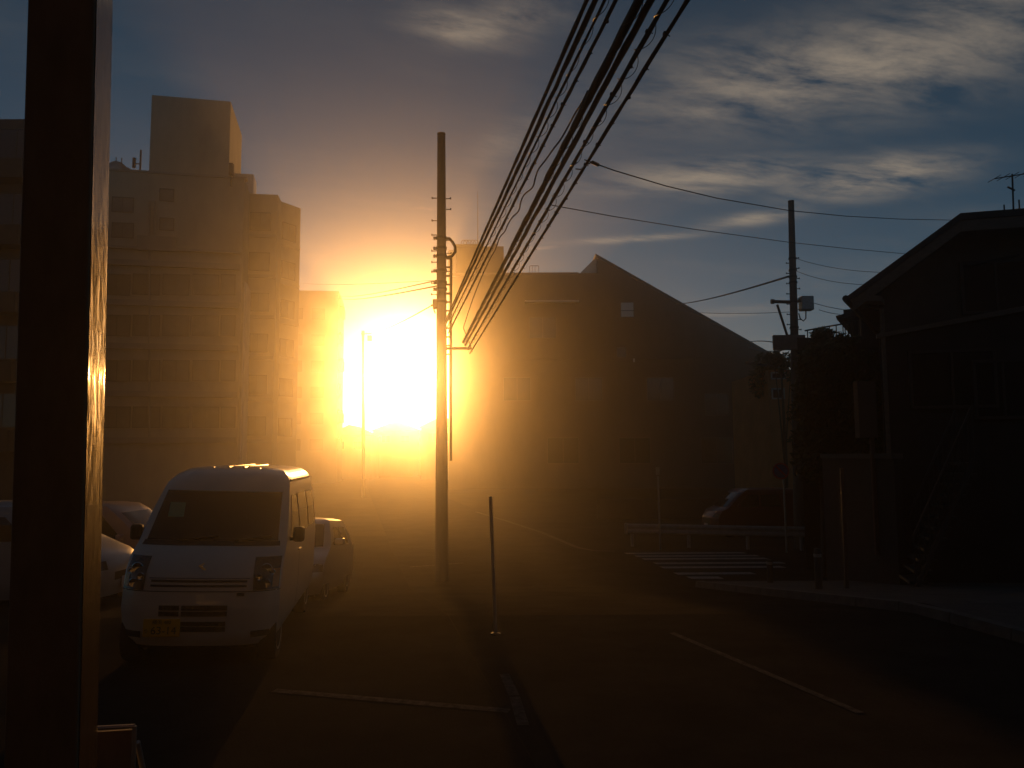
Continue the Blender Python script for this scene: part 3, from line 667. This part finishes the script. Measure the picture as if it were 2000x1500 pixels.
# ------------------------------------------------------------------ overhead cables
OG = 'cables running overhead to the left pole'
def overhead(label, pxa, pya, Da, far, r, seed, wob=.006, spiral=0.0, lash=0.0):
    """straight run from the pole to the near crossing point and on past the camera"""
    nearp = at(pxa, pya, Da); far = Vector(far); dirn = (nearp - far); end = nearp + dirn.normalized() * 9
    rr = random.Random(seed); n = 90; pts = []
    for i in range(n + 1):
        p = far.lerp(end, i / n); p += Vector((rr.uniform(-wob, wob), 0, rr.uniform(-wob, wob))) * .5; pts.append(p)
    t = thing('overhead_cable', far, label, 'cable', OG)
    MB().tube(pts, [r * rr.uniform(1.15, 1.55) for _ in pts], 7).build('cable', m_cable, t, smooth=60)
    if spiral:
        d = (end - far).normalized(); u = d.cross(Vector((0, 0, 1))).normalized(); w = Vector((0, 0, -1)); L = (end - far).length
        q = []; s = 0.2; ph = rr.uniform(0, 6)
        m_ = int(L / .028)
        for i in range(m_):
            s = .2 + (L - .4) * i / m_; a_ = ph + s / .42 * 2 * math.pi; k = spiral * (1 + .35 * math.sin(s * 2.3 + ph))
            q.append(far + d * s + u * k * math.cos(a_) + w * (spiral * .75 + k * math.sin(a_)))
        MB().tube(q, .003, 5).build('spiral_hanger', m_cable, t)
    if lash:
        q = MB(); d = (end - far).normalized(); L = (end - far).length
        for i in range(int(L / .45)):
            c = far + d * (.3 + i * .45); q = MB().box(c + Vector((rr.uniform(-.01, .01), 0, 0)), (r * 2.15, .03, r * 2.15), m=d.to_track_quat('Y', 'Z').to_matrix())
            q.build('cable_tie', m_cable, t)
            MB().tube([c, c + Vector((r * 2.2, 0, -r * rr.uniform(.5, 1.5)))], .004, 4).build('tie_end', m_cable, t)
    return t
f1 = lambda px, py: at(px, py, DP)
overhead('leftmost smooth black cable of the overhead bundle', 1146, 0, 5.6, f1(868, 632), .0135, 1, .002)
overhead('thick ragged cable beside the leftmost overhead cable', 1164, 0, 5.6, f1(869, 636), .0165, 2, .008)
overhead('thin overhead cable hung in a fine wire spiral, third from left', 1181, 0, 5.55, f1(872, 642), .009, 3, .004, spiral=.028)
overhead('knotted overhead cable with ties, right edge of the left bundle', 1203, 0, 5.5, f1(876, 650), .0125, 4, .005, lash=.45)
overhead('thickest overhead cable at the left side of the right bundle', 1248, 0, 5.0, f1(905, 668), .024, 5, .006, spiral=.03)
overhead('second thick lumpy overhead cable in the right bundle', 1271, 0, 5.0, f1(909, 674), .019, 6, .008)
overhead('spiral hung overhead cable between lumpy and rightmost cables', 1303, 0, 4.9, f1(914, 680), .0135, 7, .004, spiral=.034, lash=.45)
overhead('rightmost knotted overhead cable where the drop wire branches', 1342, 0, 4.9, f1(918, 690), .0125, 8, .004, lash=.4)
# loose wavy cable between the bundles
wv = [(1148, 178, 6.7), (1137, 200, 6.9), (1123, 222, 7.2), (1108, 250, 7.6), (1094, 274, 7.9), (1080, 292, 8.2), (1066, 312, 8.6), (1052, 330, 8.9), (1046, 346, 9.2), (1040, 366, 9.5), (1024, 380, 9.9), (1017, 395, 10.2), (1013, 412, 10.6), (1001, 424, 11), (992, 438, 11.4), (986, 452, 11.8), (976, 464, 12.2), (968, 486, 12.8), (950, 520, 13.8), (925, 580, 15.6), (905, 640, 17.6)]
P_ = [at(*w) for w in wv]; sm = []
for i in range(len(P_) - 1):
    p0_, p1_, p2_, p3_ = P_[max(i - 1, 0)], P_[i], P_[i + 1], P_[min(i + 2, len(P_) - 1)]
    for k in range(5):
        t = k / 5; sm.append(.5 * ((2 * p1_) + (p2_ - p0_) * t + (2 * p0_ - 5 * p1_ + 4 * p2_ - p3_) * t * t + (3 * p1_ - p0_ - 3 * p2_ + p3_) * t ** 3))
sm.append(P_[-1]); sm.append(Vector((-.95, DP - .02, 4.53)))
tag(MB().tube(sm, .010, 6).build('loose_cable', m_cable, smooth=60, org=P_[-1]), 'loose wavy cable hanging between the two overhead bundles', 'cable')
# drop wires
DWG = 'thin drop wires against the sky'
dw = thing('drop_wire', at(1150, 317, 8), 'upper drop wire from the rightmost overhead cable to the gabled roof', 'wire', DWG)
a, b = at(1142, 312, 7.2), at(1866, 430, 15.5)
mid_ = [a, at(1155, 317, 7.3), at(1200, 333, 7.7), at(1300, 363, 8.6), at(1400, 387, 9.7), at(1540, 411, 11.4), at(1650, 422, 12.8), at(1760, 428, 14.2), b]
MB().tube(mid_, .006, 6).build('wire', m_cable, dw, smooth=60)
MB().tube([at(1157, 317, 7.31), at(1168, 322, 7.4)], .018, 8).build('dead_end_clamp', m_cable, dw)
MB().tube([at(1125, 330, 7.0), at(1135, 331, 7.1), at(1145, 322, 7.2), at(1156, 317, 7.31)], .006, 6).build('tail', m_cable, dw, smooth=60)
dw2 = [at(1075, 400, 9.8), at(1090, 403, 9.9), at(1200, 423, 11), at(1350, 447, 12.6), at(1540, 473, 15), at(1660, 486, 16.6), at(1772, 496, 18.3)]
tag(MB().tube(dw2, .006, 6).build('drop_wire', m_cable, smooth=60, org=dw2[0]), 'lower drop wire crossing behind the right pole top towards the gabled roof', 'wire', DWG)
wire('drop_wire', 'wire from the right pole to the gabled roof, upper of two', at(1552, 504, DR), at(1725, 532, 19), .1, .007, 'wire', DWG)
wire('drop_wire', 'wire from the right pole to the gabled roof, lower of two', at(1552, 528, DR), at(1690, 556, 19), .1, .007, 'wire', DWG)
wire('drop_wire', 'short wire from the grey terminal box to the terrace house, upper', at(1590, 592, DR), at(1665, 607, 22), .03, .009, 'wire', DWG)
wire('drop_wire', 'short wire from below the terminal box to the terrace house roof tip', at(1600, 605, DR), at(1640, 614, 22), .02, .009, 'wire', DWG)
wire('feeder_cable', 'thick sagging cable from the right pole to the slanting roof', at(1540, 540, DR), at(1320, 594, 74), .18, .035, 'cable')
c = at(1448, 569, 30.5)
wire('drop_wire', 'faint wire crossing low behind the right pole', at(1300, 606, 74.9), at(1548, 609, 52), .2, .02, 'wire', DWG)
for i, (ya, yb, lab) in enumerate(((672, 676, 'upper low wire joining the signboard pole and slanting roof'), (682, 680, 'lower low wire joining the signboard pole and slanting roof'))):
    wire('low_wire', lab, at(1546, yb, DR), at(1462, ya - 4, 39), .15 if i else -.1, .02, 'wire', 'low wires left of the signboard')
LG = 'wires going left from the left pole'
wire('service_wire', 'upper wire from the left pole to the balcony block', at(856, 547, DP), at(657, 577, 94.5), .25, .016, 'wire', LG)
wire('service_wire', 'lower wire from the left pole to the balcony block', at(856, 558, DP), at(656, 582, 94.5), .25, .02, 'wire', LG)
wire('service_wire', 'faint high wire from the left pole to the apartment block', at(856, 547, DP), at(578, 552, 54), .12, .006, 'wire', LG)
wire('service_wire', 'drooping wire from the left pole to the far pole in the glare', at(846, 595, DP), at(712, 649, DF), .25, .014, 'wire', LG)

# ------------------------------------------------------------------ vehicles
def lerp_tab(tab, z):
    for (a, b) in zip(tab, tab[1:]):
        if z <= b[0]:
            k = (z - a[0]) / (b[0] - a[0]) if b[0] > a[0] else 0
            return [a[i] + (b[i] - a[i]) * max(0, k) for i in range(1, len(a))]
    return list(tab[-1][1:])
class Veh:
    """front at y = 0 facing -Y; tab rows: z, half width, front y, rear y, corner sweep"""
    def __init__(s, tab): s.tab = tab
    def front(s, x, z, off=0.0):
        w, yf, yr, sw = lerp_tab(s.tab, z); k = min(1, abs(x) / max(w, .01))
        return Vector((x, yf + sw * (.25 * k ** 2 + .75 * k ** 6) - off, z))
    def side(s, y, z, sg, off=0.0):
        w = lerp_tab(s.tab, z)[0]; return Vector((sg * (w + off), y, z))
    def patch(s, x0, x1, z0, z1, off, nx=8, nz=6, sl=0.0, sr=0.0):
        """front patch; sl, sr shift the left / right edge with height (slanted sides)"""
        rows = []
        for j in range(nz + 1):
            t = j / nz; z = z0 + (z1 - z0) * t; a, b = x0 + sl * t, x1 + sr * t
            rows.append([s.front(a + (b - a) * i / nx, z, off) for i in range(nx + 1)])
        return MB().grid(rows[::-1])
    def sidepatch(s, y0, y1, z0, z1, sg, off, s0=0.0, s1=0.0, nz=5):
        rows = []
        for j in range(nz + 1):
            t = j / nz; z = z0 + (z1 - z0) * t; rows.append([s.side(y, z, sg, off) for y in (y0 + s0 * t, y1 + s1 * t)])
        return MB().grid(rows if sg < 0 else rows[::-1])
    def body(s, nx=16):
        zs = []
        for a, b in zip(s.tab, s.tab[1:]):
            m_ = max(1, int(abs(b[0] - a[0]) / .06)); zs += [a[0] + (b[0] - a[0]) * k / m_ for k in range(m_)]
        zs.append(s.tab[-1][0]); mb = MB()
        fr = []
        for z in zs:
            w = lerp_tab(s.tab, z)[0]; fr.append([s.front(w * math.sin(math.pi / 2 * (2 * i / nx - 1)), z) for i in range(nx + 1)])
        mb.grid(fr[::-1])
        for sg, ix in ((-1, 0), (1, nx)):
            rows = []
            for r, z in zip(fr, zs):
                yr = lerp_tab(s.tab, z)[2]; e = r[ix]; rows.append([Vector((e.x, e.y + (yr - e.y) * k / 6, z)) for k in range(7)])
            mb.grid(rows if sg < 0 else rows[::-1])
        bk = [[Vector((lerp_tab(s.tab, z)[0] * (2 * i / 6 - 1), lerp_tab(s.tab, z)[2], z)) for i in range(7)] for z in zs]
        mb.grid(bk)
        t = [fr[-1], bk[-1]]
        n = len(fr[0]); yr = lerp_tab(s.tab, zs[-1])[2]
        mb.grid([[p.copy() for p in fr[-1]], [Vector((p.x, yr, p.z)) for p in fr[-1]]][::-1])
        return mb
def wheels(t, ys, hw, r=.28):
    for y in ys:
        for sg in (-1, 1):
            c = Vector((sg * (hw - .10), y, r))
            o = MB().lathe([(r * .62, -.085), (r * .95, -.085), (r, -.05), (r, .05), (r * .95, .085), (r * .62, .085)], c, 'X', 24).build('wheel', m_tyre, t, smooth=40)
            MB().lathe([(.03, -.06), (r * .6, -.09), (r * .61, .09), (.03, .06)], c, 'X', 16).build('rim', m_steel, o, smooth=40)
def mirror(t, p, sg, m, w=.2, h=.16):
    p = Vector(p); o = MB().box(p + Vector((sg * w / 2, 0, h / 2)), (w, .10, h)).build('door_mirror', m, t, bevel=.03)
    MB().box(p + Vector((sg * -.02, .02, .03)), (.10, .05, .04)).build('mirror_stay', m_black, o)

# --- white kei van
VTAB = [(.22, .66, .06, 3.33, .22), (.30, .715, .02, 3.37, .22), (.55, .735, 0, 3.39, .20), (.74, .735, .02, 3.39, .20), (.90, .735, .07, 3.39, .20), (1.02, .735, .19, 3.39, .18),
        (1.10, .73, .36, 3.38, .14), (1.15, .725, .46, 3.38, .12), (1.40, .70, .70, 3.36, .12), (1.66, .655, .95, 3.33, .14), (1.72, .645, 1.02, 3.32, .16), (1.80, .60, 1.14, 3.30, .20),
        (1.86, .52, 1.32, 3.26, .22), (1.885, .42, 1.5, 3.2, .2), (1.90, .25, 1.7, 3.1, .15)]
vn = Veh(VTAB)
VL, VROT = Vector((-3.02, 7.52, 0.0)), R(8.4)
van = thing('white_van', VL, 'small white delivery van facing the camera with a yellow number plate', 'van', None, VROT, local=True)
van.rotation_euler = (0, R(2.0), VROT)
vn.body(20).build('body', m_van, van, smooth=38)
ws = vn.patch(-.64, .64, 1.165, 1.64, .008, 16, 8, .045, -.045).build('windshield', m_carglass, van, smooth=60)
vn.patch(-.67, .67, 1.12, 1.163, .006, 16, 2, .01, -.01).build('cowl', m_black, van, smooth=60)
vn.patch(-.50, -.34, 1.38, 1.52, .012, 3, 3, -.02, -.02).build('sticker', m_green, ws)
for sx in (-.3, .22): MB().tube([vn.front(sx, 1.17, .03), vn.front(sx + .36, 1.21, .025)], .010, 5).build('wiper', m_black, van)
for k, x in enumerate((-.42, -.25, -.08, .09, .26, .43)):
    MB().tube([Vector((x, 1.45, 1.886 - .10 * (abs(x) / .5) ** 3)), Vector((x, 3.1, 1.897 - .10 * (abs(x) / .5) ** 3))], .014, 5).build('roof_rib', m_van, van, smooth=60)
for sg in (-1, 1):
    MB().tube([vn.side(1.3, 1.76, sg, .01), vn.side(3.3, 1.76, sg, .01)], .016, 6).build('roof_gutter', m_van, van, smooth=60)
    vn.sidepatch(.86, 1.55, 1.14, 1.60, sg, .006, .32, 0).build('side_window', m_carglass, van, smooth=60)
    vn.sidepatch(1.66, 2.45, 1.14, 1.60, sg, .006).build('side_window', m_carglass, van, smooth=60)
    vn.sidepatch(2.53, 3.22, 1.14, 1.58, sg, .006, 0, -.05).build('side_window', m_carglass, van, smooth=60)
    vn.sidepatch(1.60, 1.62, .35, 1.62, sg, .003).build('door_seam', m_black, van)
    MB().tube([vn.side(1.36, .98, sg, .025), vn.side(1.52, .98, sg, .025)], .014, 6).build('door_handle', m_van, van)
    mirror(van, vn.side(.78, 1.13, sg, .03), sg, m_black, .12, .16)
    # headlamp
    x0, x1 = (.50, .722) if sg > 0 else (-.722, -.50)
    hl = vn.patch(x0, x1, .74, 1.035, .010, 8, 8, -.02 * sg, -.005 * sg).build('headlight', m_lamp, van, smooth=60)
    cx = sg * .60
    for dx_, dz_, rr_ in ((0, .93, .055), (sg * .055, .90, .03), (-sg * .055, .86, .035), (.01 * sg, .80, .045)):
        p = vn.front(cx + dx_, dz_, .012); MB().lathe([(rr_, -.002), (rr_ * .9, -.012), (rr_ * .45, -.004)], p, 'Y', 14).build('reflector', m_chrome, hl, smooth=30)
    vn.patch(*(sorted((sg * .665, sg * .718))), .76, .93, .016, 3, 5).build('indicator', m_amber, hl, smooth=60)
    vn.patch(*(sorted((sg * .50, sg * .66))), .30, .36, .008, 4, 2).build('fog_recess', m_black, van)
vn.patch(-.735, .735, .727, .735, .004, 20, 1).build('bumper_seam', m_black, van)
for z0, z1 in ((.815, .835), (.772, .792)): vn.patch(-.44, .44, z0, z1, .006, 12, 1).build('grille_slot', m_black, van)
vn.patch(-.46, .46, .848, .853, .005, 12, 1).build('hood_seam', m_black, van)
for x0, x1, z0, z1 in ((-.34, -.155, .56, .605), (-.135, .28, .56, .605), (-.34, -.155, .505, .55), (-.135, .28, .505, .55), (-.135, .27, .415, .455), (-.135, .27, .36, .405)):
    vn.patch(x0, x1, z0, z1, .006, 6, 1).build('bumper_slot', m_black, van)
    for k in range(int((x1 - x0) / .03)): 
        xx = x0 + .015 + k * .03
        if k % 2: MB().box(vn.front(xx, (z0 + z1) / 2, .008), (.004, .006, z1 - z0)).build('slot_rib', m_black, van)
# S shaped emblem of slanted strokes
em = MB(); e0_ = vn.front(.01, .945, .014)
for poly in ([(-.032, .016), (.012, .045), (.022, .036), (-.016, .010)], [(-.034, .016), (-.016, .008), (.034, -.020), (.018, -.012), (-.02, .010)], [(.034, -.018), (-.012, -.046), (-.022, -.036), (.016, -.012)], [(-.036, .014), (.030, -.030), (.036, -.016), (-.028, .026)]):
    em.prism([e0_ + Vector((x, -z * .45 * 0, z)) for x, z in poly], (0, -.008, 0))
em.build('emblem', m_chrome, van)
vn.patch(.355, .425, .69, .72, .006, 3, 1).build('badge', m_black, van)
pc = vn.front(-.30, .40, .02)
pla = MB().box(pc, (.33, .012, .165)).build('number_plate', m_yel, van, bevel=.006)
def text(parent, s, size, loc, m, name, ext=.001):
    cu = bpy.data.curves.new(name, 'FONT'); cu.body = s; cu.size = size; cu.extrude = ext; cu.align_x = 'CENTER'; cu.align_y = 'CENTER'
    tmp = bpy.data.objects.new(name, cu); col.objects.link(tmp); bpy.context.view_layer.update()
    me = bpy.data.meshes.new_from_object(tmp.evaluated_get(bpy.context.evaluated_depsgraph_get()))
    bpy.data.objects.remove(tmp); me.materials.clear(); me.materials.append(m)
    o = bpy.data.objects.new(name, me); col.objects.link(o); o.parent = parent; o.location = loc; o.rotation_euler = (math.pi / 2, 0, 0)
    return o
text(pla, '63-14', .10, pc + Vector((.02, -.0075, -.027)), m_black, 'plate_number')
text(pla, '横浜 480', .045, pc + Vector((0, -.0075, .05)), m_black, 'plate_text')
text(pla, 'り', .04, pc + Vector((-.135, -.0075, -.03)), m_black, 'plate_kana')
wheels(van, (.42, 2.82), .73, .27)
MB().bx(-.60, .60, .25, 3.2, .16, .30).build('underbody', m_black, van)

# --- other cars
def hatch(name, label, loc, rz, paint, tab, wsz, group='cars parked in the lot', tilt=0.0, glassx=.60, L=3.5):
    v = Veh(tab); t = thing(name, loc, label, 'car', group, rz, local=True); t.rotation_euler = (tilt, 0, rz)
    v.body(16).build('body', paint, t, smooth=38)
    v.patch(-glassx, glassx, wsz[0], wsz[1], .008, 12, 6, .09, -.09).build('windshield', m_carglass, t, smooth=60)
    ya, yb = v.front(0, wsz[0]).y, v.front(0, wsz[1]).y
    for sg in (-1, 1):
        v.sidepatch(ya + .42, ya + 1.25, wsz[0] + .01, wsz[1] - .06, sg, .006, .42, 0).build('side_window', m_carglass, t, smooth=60)
        v.sidepatch(ya + 1.33, ya + 2.1, wsz[0] + .01, wsz[1] - .06, sg, .006, 0, -.05).build('side_window', m_carglass, t, smooth=60)
        mirror(t, v.side(ya + .42, wsz[0] + .01, sg, .02), sg, paint, .17, .12)
        z0 = tab[2][0] + .02; w = tab[2][1]
        v.patch(*sorted((sg * (w - .26), sg * (w - .015))), z0, z0 + .13, .008, 6, 3).build('headlight', m_lamp, t, smooth=60)
    v.patch(-.34, .34, tab[1][0] + .03, tab[2][0] - .03, .006, 8, 2).build('grille', m_black, t)
    MB().box(v.front(0, tab[1][0] - .02, .015), (.33, .012, .165)).build('number_plate', m_white, t)
    wheels(t, (.62, L - .65), tab[2][1], .28)
    MB().bx(-.6, .6, .3, L - .2, .14, .28).build('underbody', m_black, t)
    for sg in (-1, 1): v.patch(-.3, .3, tab[0][0], tab[0][0] + .04, .004, 4, 1)
    return t
CT = [(.18, .68, .08, 3.45, .3), (.36, .735, 0, 3.5, .3), (.52, .74, 0, 3.5, .28), (.66, .74, .06, 3.5, .26), (.74, .735, .22, 3.48, .22), (.82, .73, .52, 3.46, .16), (.92, .72, .86, 3.44, .12),
      (1.10, .67, 1.12, 3.36, .12), (1.30, .59, 1.42, 3.22, .12), (1.38, .54, 1.6, 3.1, .12), (1.42, .40, 1.85, 2.9, .1), (1.435, .2, 2.1, 2.6, .05)]
hatch('silver_hatchback', 'silver hatchback half hidden behind the right side of the white van', Vector((-3.82, 12.6, gz(13.4))), R(3), m_silver, CT, (.93, 1.31), tilt=-.085)
CT2 = [(r_[0] * 1.12, r_[1], r_[2] * .8, r_[3], r_[4]) for r_ in CT]
hatch('pale_hatchback', 'pale grey car whose bonnet shows between the post and the white van', Vector((-6.0, 12.3, gz(12.3))), R(90), m_pearl, CT2, (1.04, 1.46))
CT3 = [(.2, .7, .05, 3.4, .2), (.4, .74, 0, 3.4, .2), (.7, .74, .02, 3.4, .18), (.95, .74, .2, 3.4, .14), (1.05, .73, .5, 3.4, .1), (1.4, .69, .85, 3.36, .1), (1.6, .66, 1.1, 3.3, .1), (1.7, .6, 1.25, 3.25, .1), (1.74, .4, 1.5, 3.1, .1)]
mv = hatch('pink_minivan', 'dull pink boxy minivan seen between the post and the van windshield', Vector((-6.2, 15.2, gz(15.2))), R(88), m_pink, CT3, (1.08, 1.58), glassx=.62)
hatch('red_hatchback', 'dark red car parked behind the guardrail on the right', Vector((xat(1382, 29), 29.5, gz(29))), R(-82), m_red, CT3, (1.08, 1.58), group='cars parked in the lot', glassx=.62)

# ------------------------------------------------------------------ street furniture
gr = thing('guardrail', (xat(1380, 24.6), 24.6, gz(24.6)), 'white corrugated guardrail beyond the zebra crossing', 'guardrail')
ga, gb = gnd(1226, 1069), gnd(1575, 1076); gzz = gz(24.6)
prof = [(0, .42), (-.05, .46), (-.05, .52), (0, .56), (0, .60), (-.05, .64), (-.05, .70), (0, .74), (.012, .74), (.012, .42)]
rows = []
for k in range(9):
    p = ga.lerp(gb, k / 8); rows.append([Vector((p.x, p.y + y, gzz + z)) for y, z in prof])
MB().grid(rows).build('beam', m_rail, gr, smooth=30)
MB().box((ga.x - .04, ga.y, gzz + .58), (.10, .10, .36)).build('end_piece', m_rail, gr, bevel=.03)
for k in (.03, .36, .69, .98):
    p = ga.lerp(gb, k); MB().tube([(p.x, p.y + .07, gzz), (p.x, p.y + .07, gzz + .72)], .055, 10).build('post', m_rail, gr)
s0 = gnd(1537, 1080); sgn = thing('no_parking_sign', s0, 'round red and blue no parking sign on a slim grey pole', 'traffic sign')
MB().tube([s0, Vector((s0.x - .02, s0.y, at(1531, 905, s0.y).z))], .03, 10).build('pole', m_steel, sgn, smooth=40)
sc_ = at(1525, 920, s0.y - .06)
sd = MB().lathe([(.01, .012), (.25, .012), (.255, 0), (.25, -.004), (.01, -.004)], sc_, 'Y', 32).build('sign_disc', m_blue, sgn)
ringv = MB().lathe([(.205, -.004), (.205, -.010), (.252, -.010), (.252, -.004)], sc_, 'Y', 32); ringv.f = ringv.f[:-2]; ringv.build('ring', m_red2, sd)
MB().box(sc_ + Vector((0, -.008, 0)), (.40, .004, .045), m=Matrix.Rotation(R(45), 3, 'Y')).build('slash', m_red2, sd)
b0 = gnd(1290, 1074); mp_ = thing('slim_marker_pole', b0, 'slim pale marker pole beside the left end of the guardrail', 'pole')
MB().tube([b0, at(1285, 930, b0.y)], .03, 8).build('pole', m_steel, mp_)
MB().box(at(1284.5, 920, b0.y), (.11, .05, .24)).build('reflector', m_rail, mp_)
b0 = gnd(968, 1240); lp = thing('slim_lot_post', b0, 'slim pale post standing alone at the edge of the parking lot', 'post')
MB().tube([b0, Vector((at(958, 970, b0.y).x, b0.y, at(958, 970, b0.y).z))], .020, 8).build('post', m_rail, lp)
MB().lathe([(.06, 0), (.06, .012), (.025, .02)], b0 + Vector((0, 0, .004)), n=12).build('base_plate', m_dark, lp)
for px, py, yt, lab in ((1505, 1150, 1092, 'dark bollard at the corner of the pavement before the zebra crossing'), (1600, 1165, 1070, 'dark bollard on the pavement right of the sign pole')):
    q = gnd(px, py); q.z += .12; bo = thing('bollard', q, lab, 'bollard', 'bollards on the right pavement')
    h = zat(yt, q.y, px) - q.z
    MB().lathe([(.06, 0), (.058, h - .05), (.05, h - .01), (.02, h)], q, n=14).build('post', m_dark, bo, smooth=40)
    MB().lathe([(.062, h * .78), (.064, h * .78 + .05), (.06, h * .78 + .051)], q, n=14).build('reflective_band', m_steel, bo)

# near post at the left and the framed board beside it
AP = R(15); P0 = Vector((-1.125, 1.8)); u_ = Vector((math.cos(AP), math.sin(AP))); v_ = Vector((-math.sin(AP), math.cos(AP)))
pz0, pz1 = .45, 4.6; lean = Vector((0.0, 0.0))
w_, d_ = .148, .183; LEAN = -.021
np_ = thing('carport_post', (P0.x, P0.y, pz0), 'dark square steel post close to the camera at the left edge', 'post')
c4 = [P0, P0 + u_ * w_, P0 + u_ * w_ + v_ * d_, P0 + v_ * d_]
MB().prism([(c.x + .007, c.y, pz0) for c in c4], (LEAN * (pz1 - pz0), 0, pz1 - pz0)).build('column', m_post, np_, bevel=.006)
rr = random.Random(11); rows = []
for k in range(150):
    z = .6 + k * .025; rows.append([Vector((*(P0 + u_ * (w_ + .0018 + rr.uniform(0, .0008)) + v_ * (d_ * t) + Vector((.007 + LEAN * (z - pz0), 0))), z)) for t in (.06, .15, .25, .33, .4, .48, .56, .64, .72, .82, .94)])
m_tape = mat('glossy_clear_film', (0.05, 0.033, 0.022), 0.07, var=0.2, vscale=30, bump=0.045, bscale=45, spec=0.2, stretch=(1, 1, .3))
MB().grid(rows).build('worn_film', m_tape, np_, smooth=60)
cc = (c4[0] + c4[2]) / 2; MB().box((cc.x, cc.y, pz0 + .006), (.3, .3, .012), rz=AP).build('base_plate', m_steel, np_)
bD = 2.25; bd_ = thing('framed_board', (at(230, 1450, bD).x, bD, .45), 'low pale framed board standing beside the foot of the dark post', 'board')
tl, tr_ = at(150, 1424, bD), at(263, 1418, bD); zb = .5
MB().prism([tl + Vector((.01, .004, -.012)), tr_ + Vector((-.01, .004, -.012)), Vector((tr_.x - .01, bD + .004, zb)), Vector((tl.x + .01, bD + .004, zb))], (0, .012, 0)).build('panel', m_board, bd_)
fm = MB
for a, b in ((tl, tr_), (tr_, Vector((tr_.x + .004, bD, .46))), (tl, Vector((tl.x, bD, .46)))):
    d = (b - a).normalized(); MB().tube([a, b], .006, 6).build('frame_rail', m_frame, bd_)
MB().tube([Vector((tr_.x, bD + .02, tr_.z - .05)), Vector((tr_.x, bD + .35, .45))], .008, 6).build('leg', m_frame, bd_)
MB().tube([Vector((tl.x, bD + .02, tl.z - .05)), Vector((tl.x, bD + .35, .45))], .008, 6).build('leg', m_frame, bd_)

# roof antenna on the gabled house
ab = H(1979, 408, -1.2); aa = thing('tv_antenna', ab, 'tv antenna on the ridge of the gabled house', 'antenna')
mt = at(1977, 340, ab.y); MB().tube([ab - Vector((0, 0, .15)), mt], .018, 6).build('mast', m_dark, aa)
MB().tube([at(1942, 349, ab.y), at(2030, 335, ab.y)], .012, 6).build('boom', m_dark, aa)
for k in range(6):
    c = at(1942, 349, ab.y).lerp(at(2030, 335, ab.y), k / 5); MB().tube([c - Vector((0, .22, 0)), c + Vector((0, .22, 0))], .007, 5).build('element', m_dark, aa)
MB().tube([at(1968, 365, ab.y), at(1982, 372, ab.y)], .02, 6).build('bracket', m_dark, aa)
for px, py, lab in ((1961, 400, 'short spike on the gabled roof left of the tv antenna'), (1990, 390, 'short pipe on the gabled roof right of the tv antenna')):
    c = at(px, py, ab.y); tag(MB().tube([Vector((c.x, c.y, H(px, 412, -1.2).z - .2)), c], .015, 6).build('roof_spike', m_dark, org=c), lab, 'rod', 'spikes on the gabled roof')

# ------------------------------------------------------------------ haze
hz = bpy.data.materials.new('haze'); hz.use_nodes = True
for n in list(hz.node_tree.nodes):
    if n.type != 'OUTPUT_MATERIAL': hz.node_tree.nodes.remove(n)
pvn = hz.node_tree.nodes.new('ShaderNodeVolumePrincipled'); pvn.inputs['Color'].default_value = (0.95, 0.92, 0.88, 1)
pvn.inputs['Density'].default_value = 0.0026; pvn.inputs['Anisotropy'].default_value = 0.94
hz.node_tree.links.new(pvn.outputs[0], [n for n in hz.node_tree.nodes if n.type == 'OUTPUT_MATERIAL'][0].inputs['Volume'])
tag(MB().bx(-245, 245, -60, 405, -2.3, 24.7).build('haze', hz), kind='stuff')
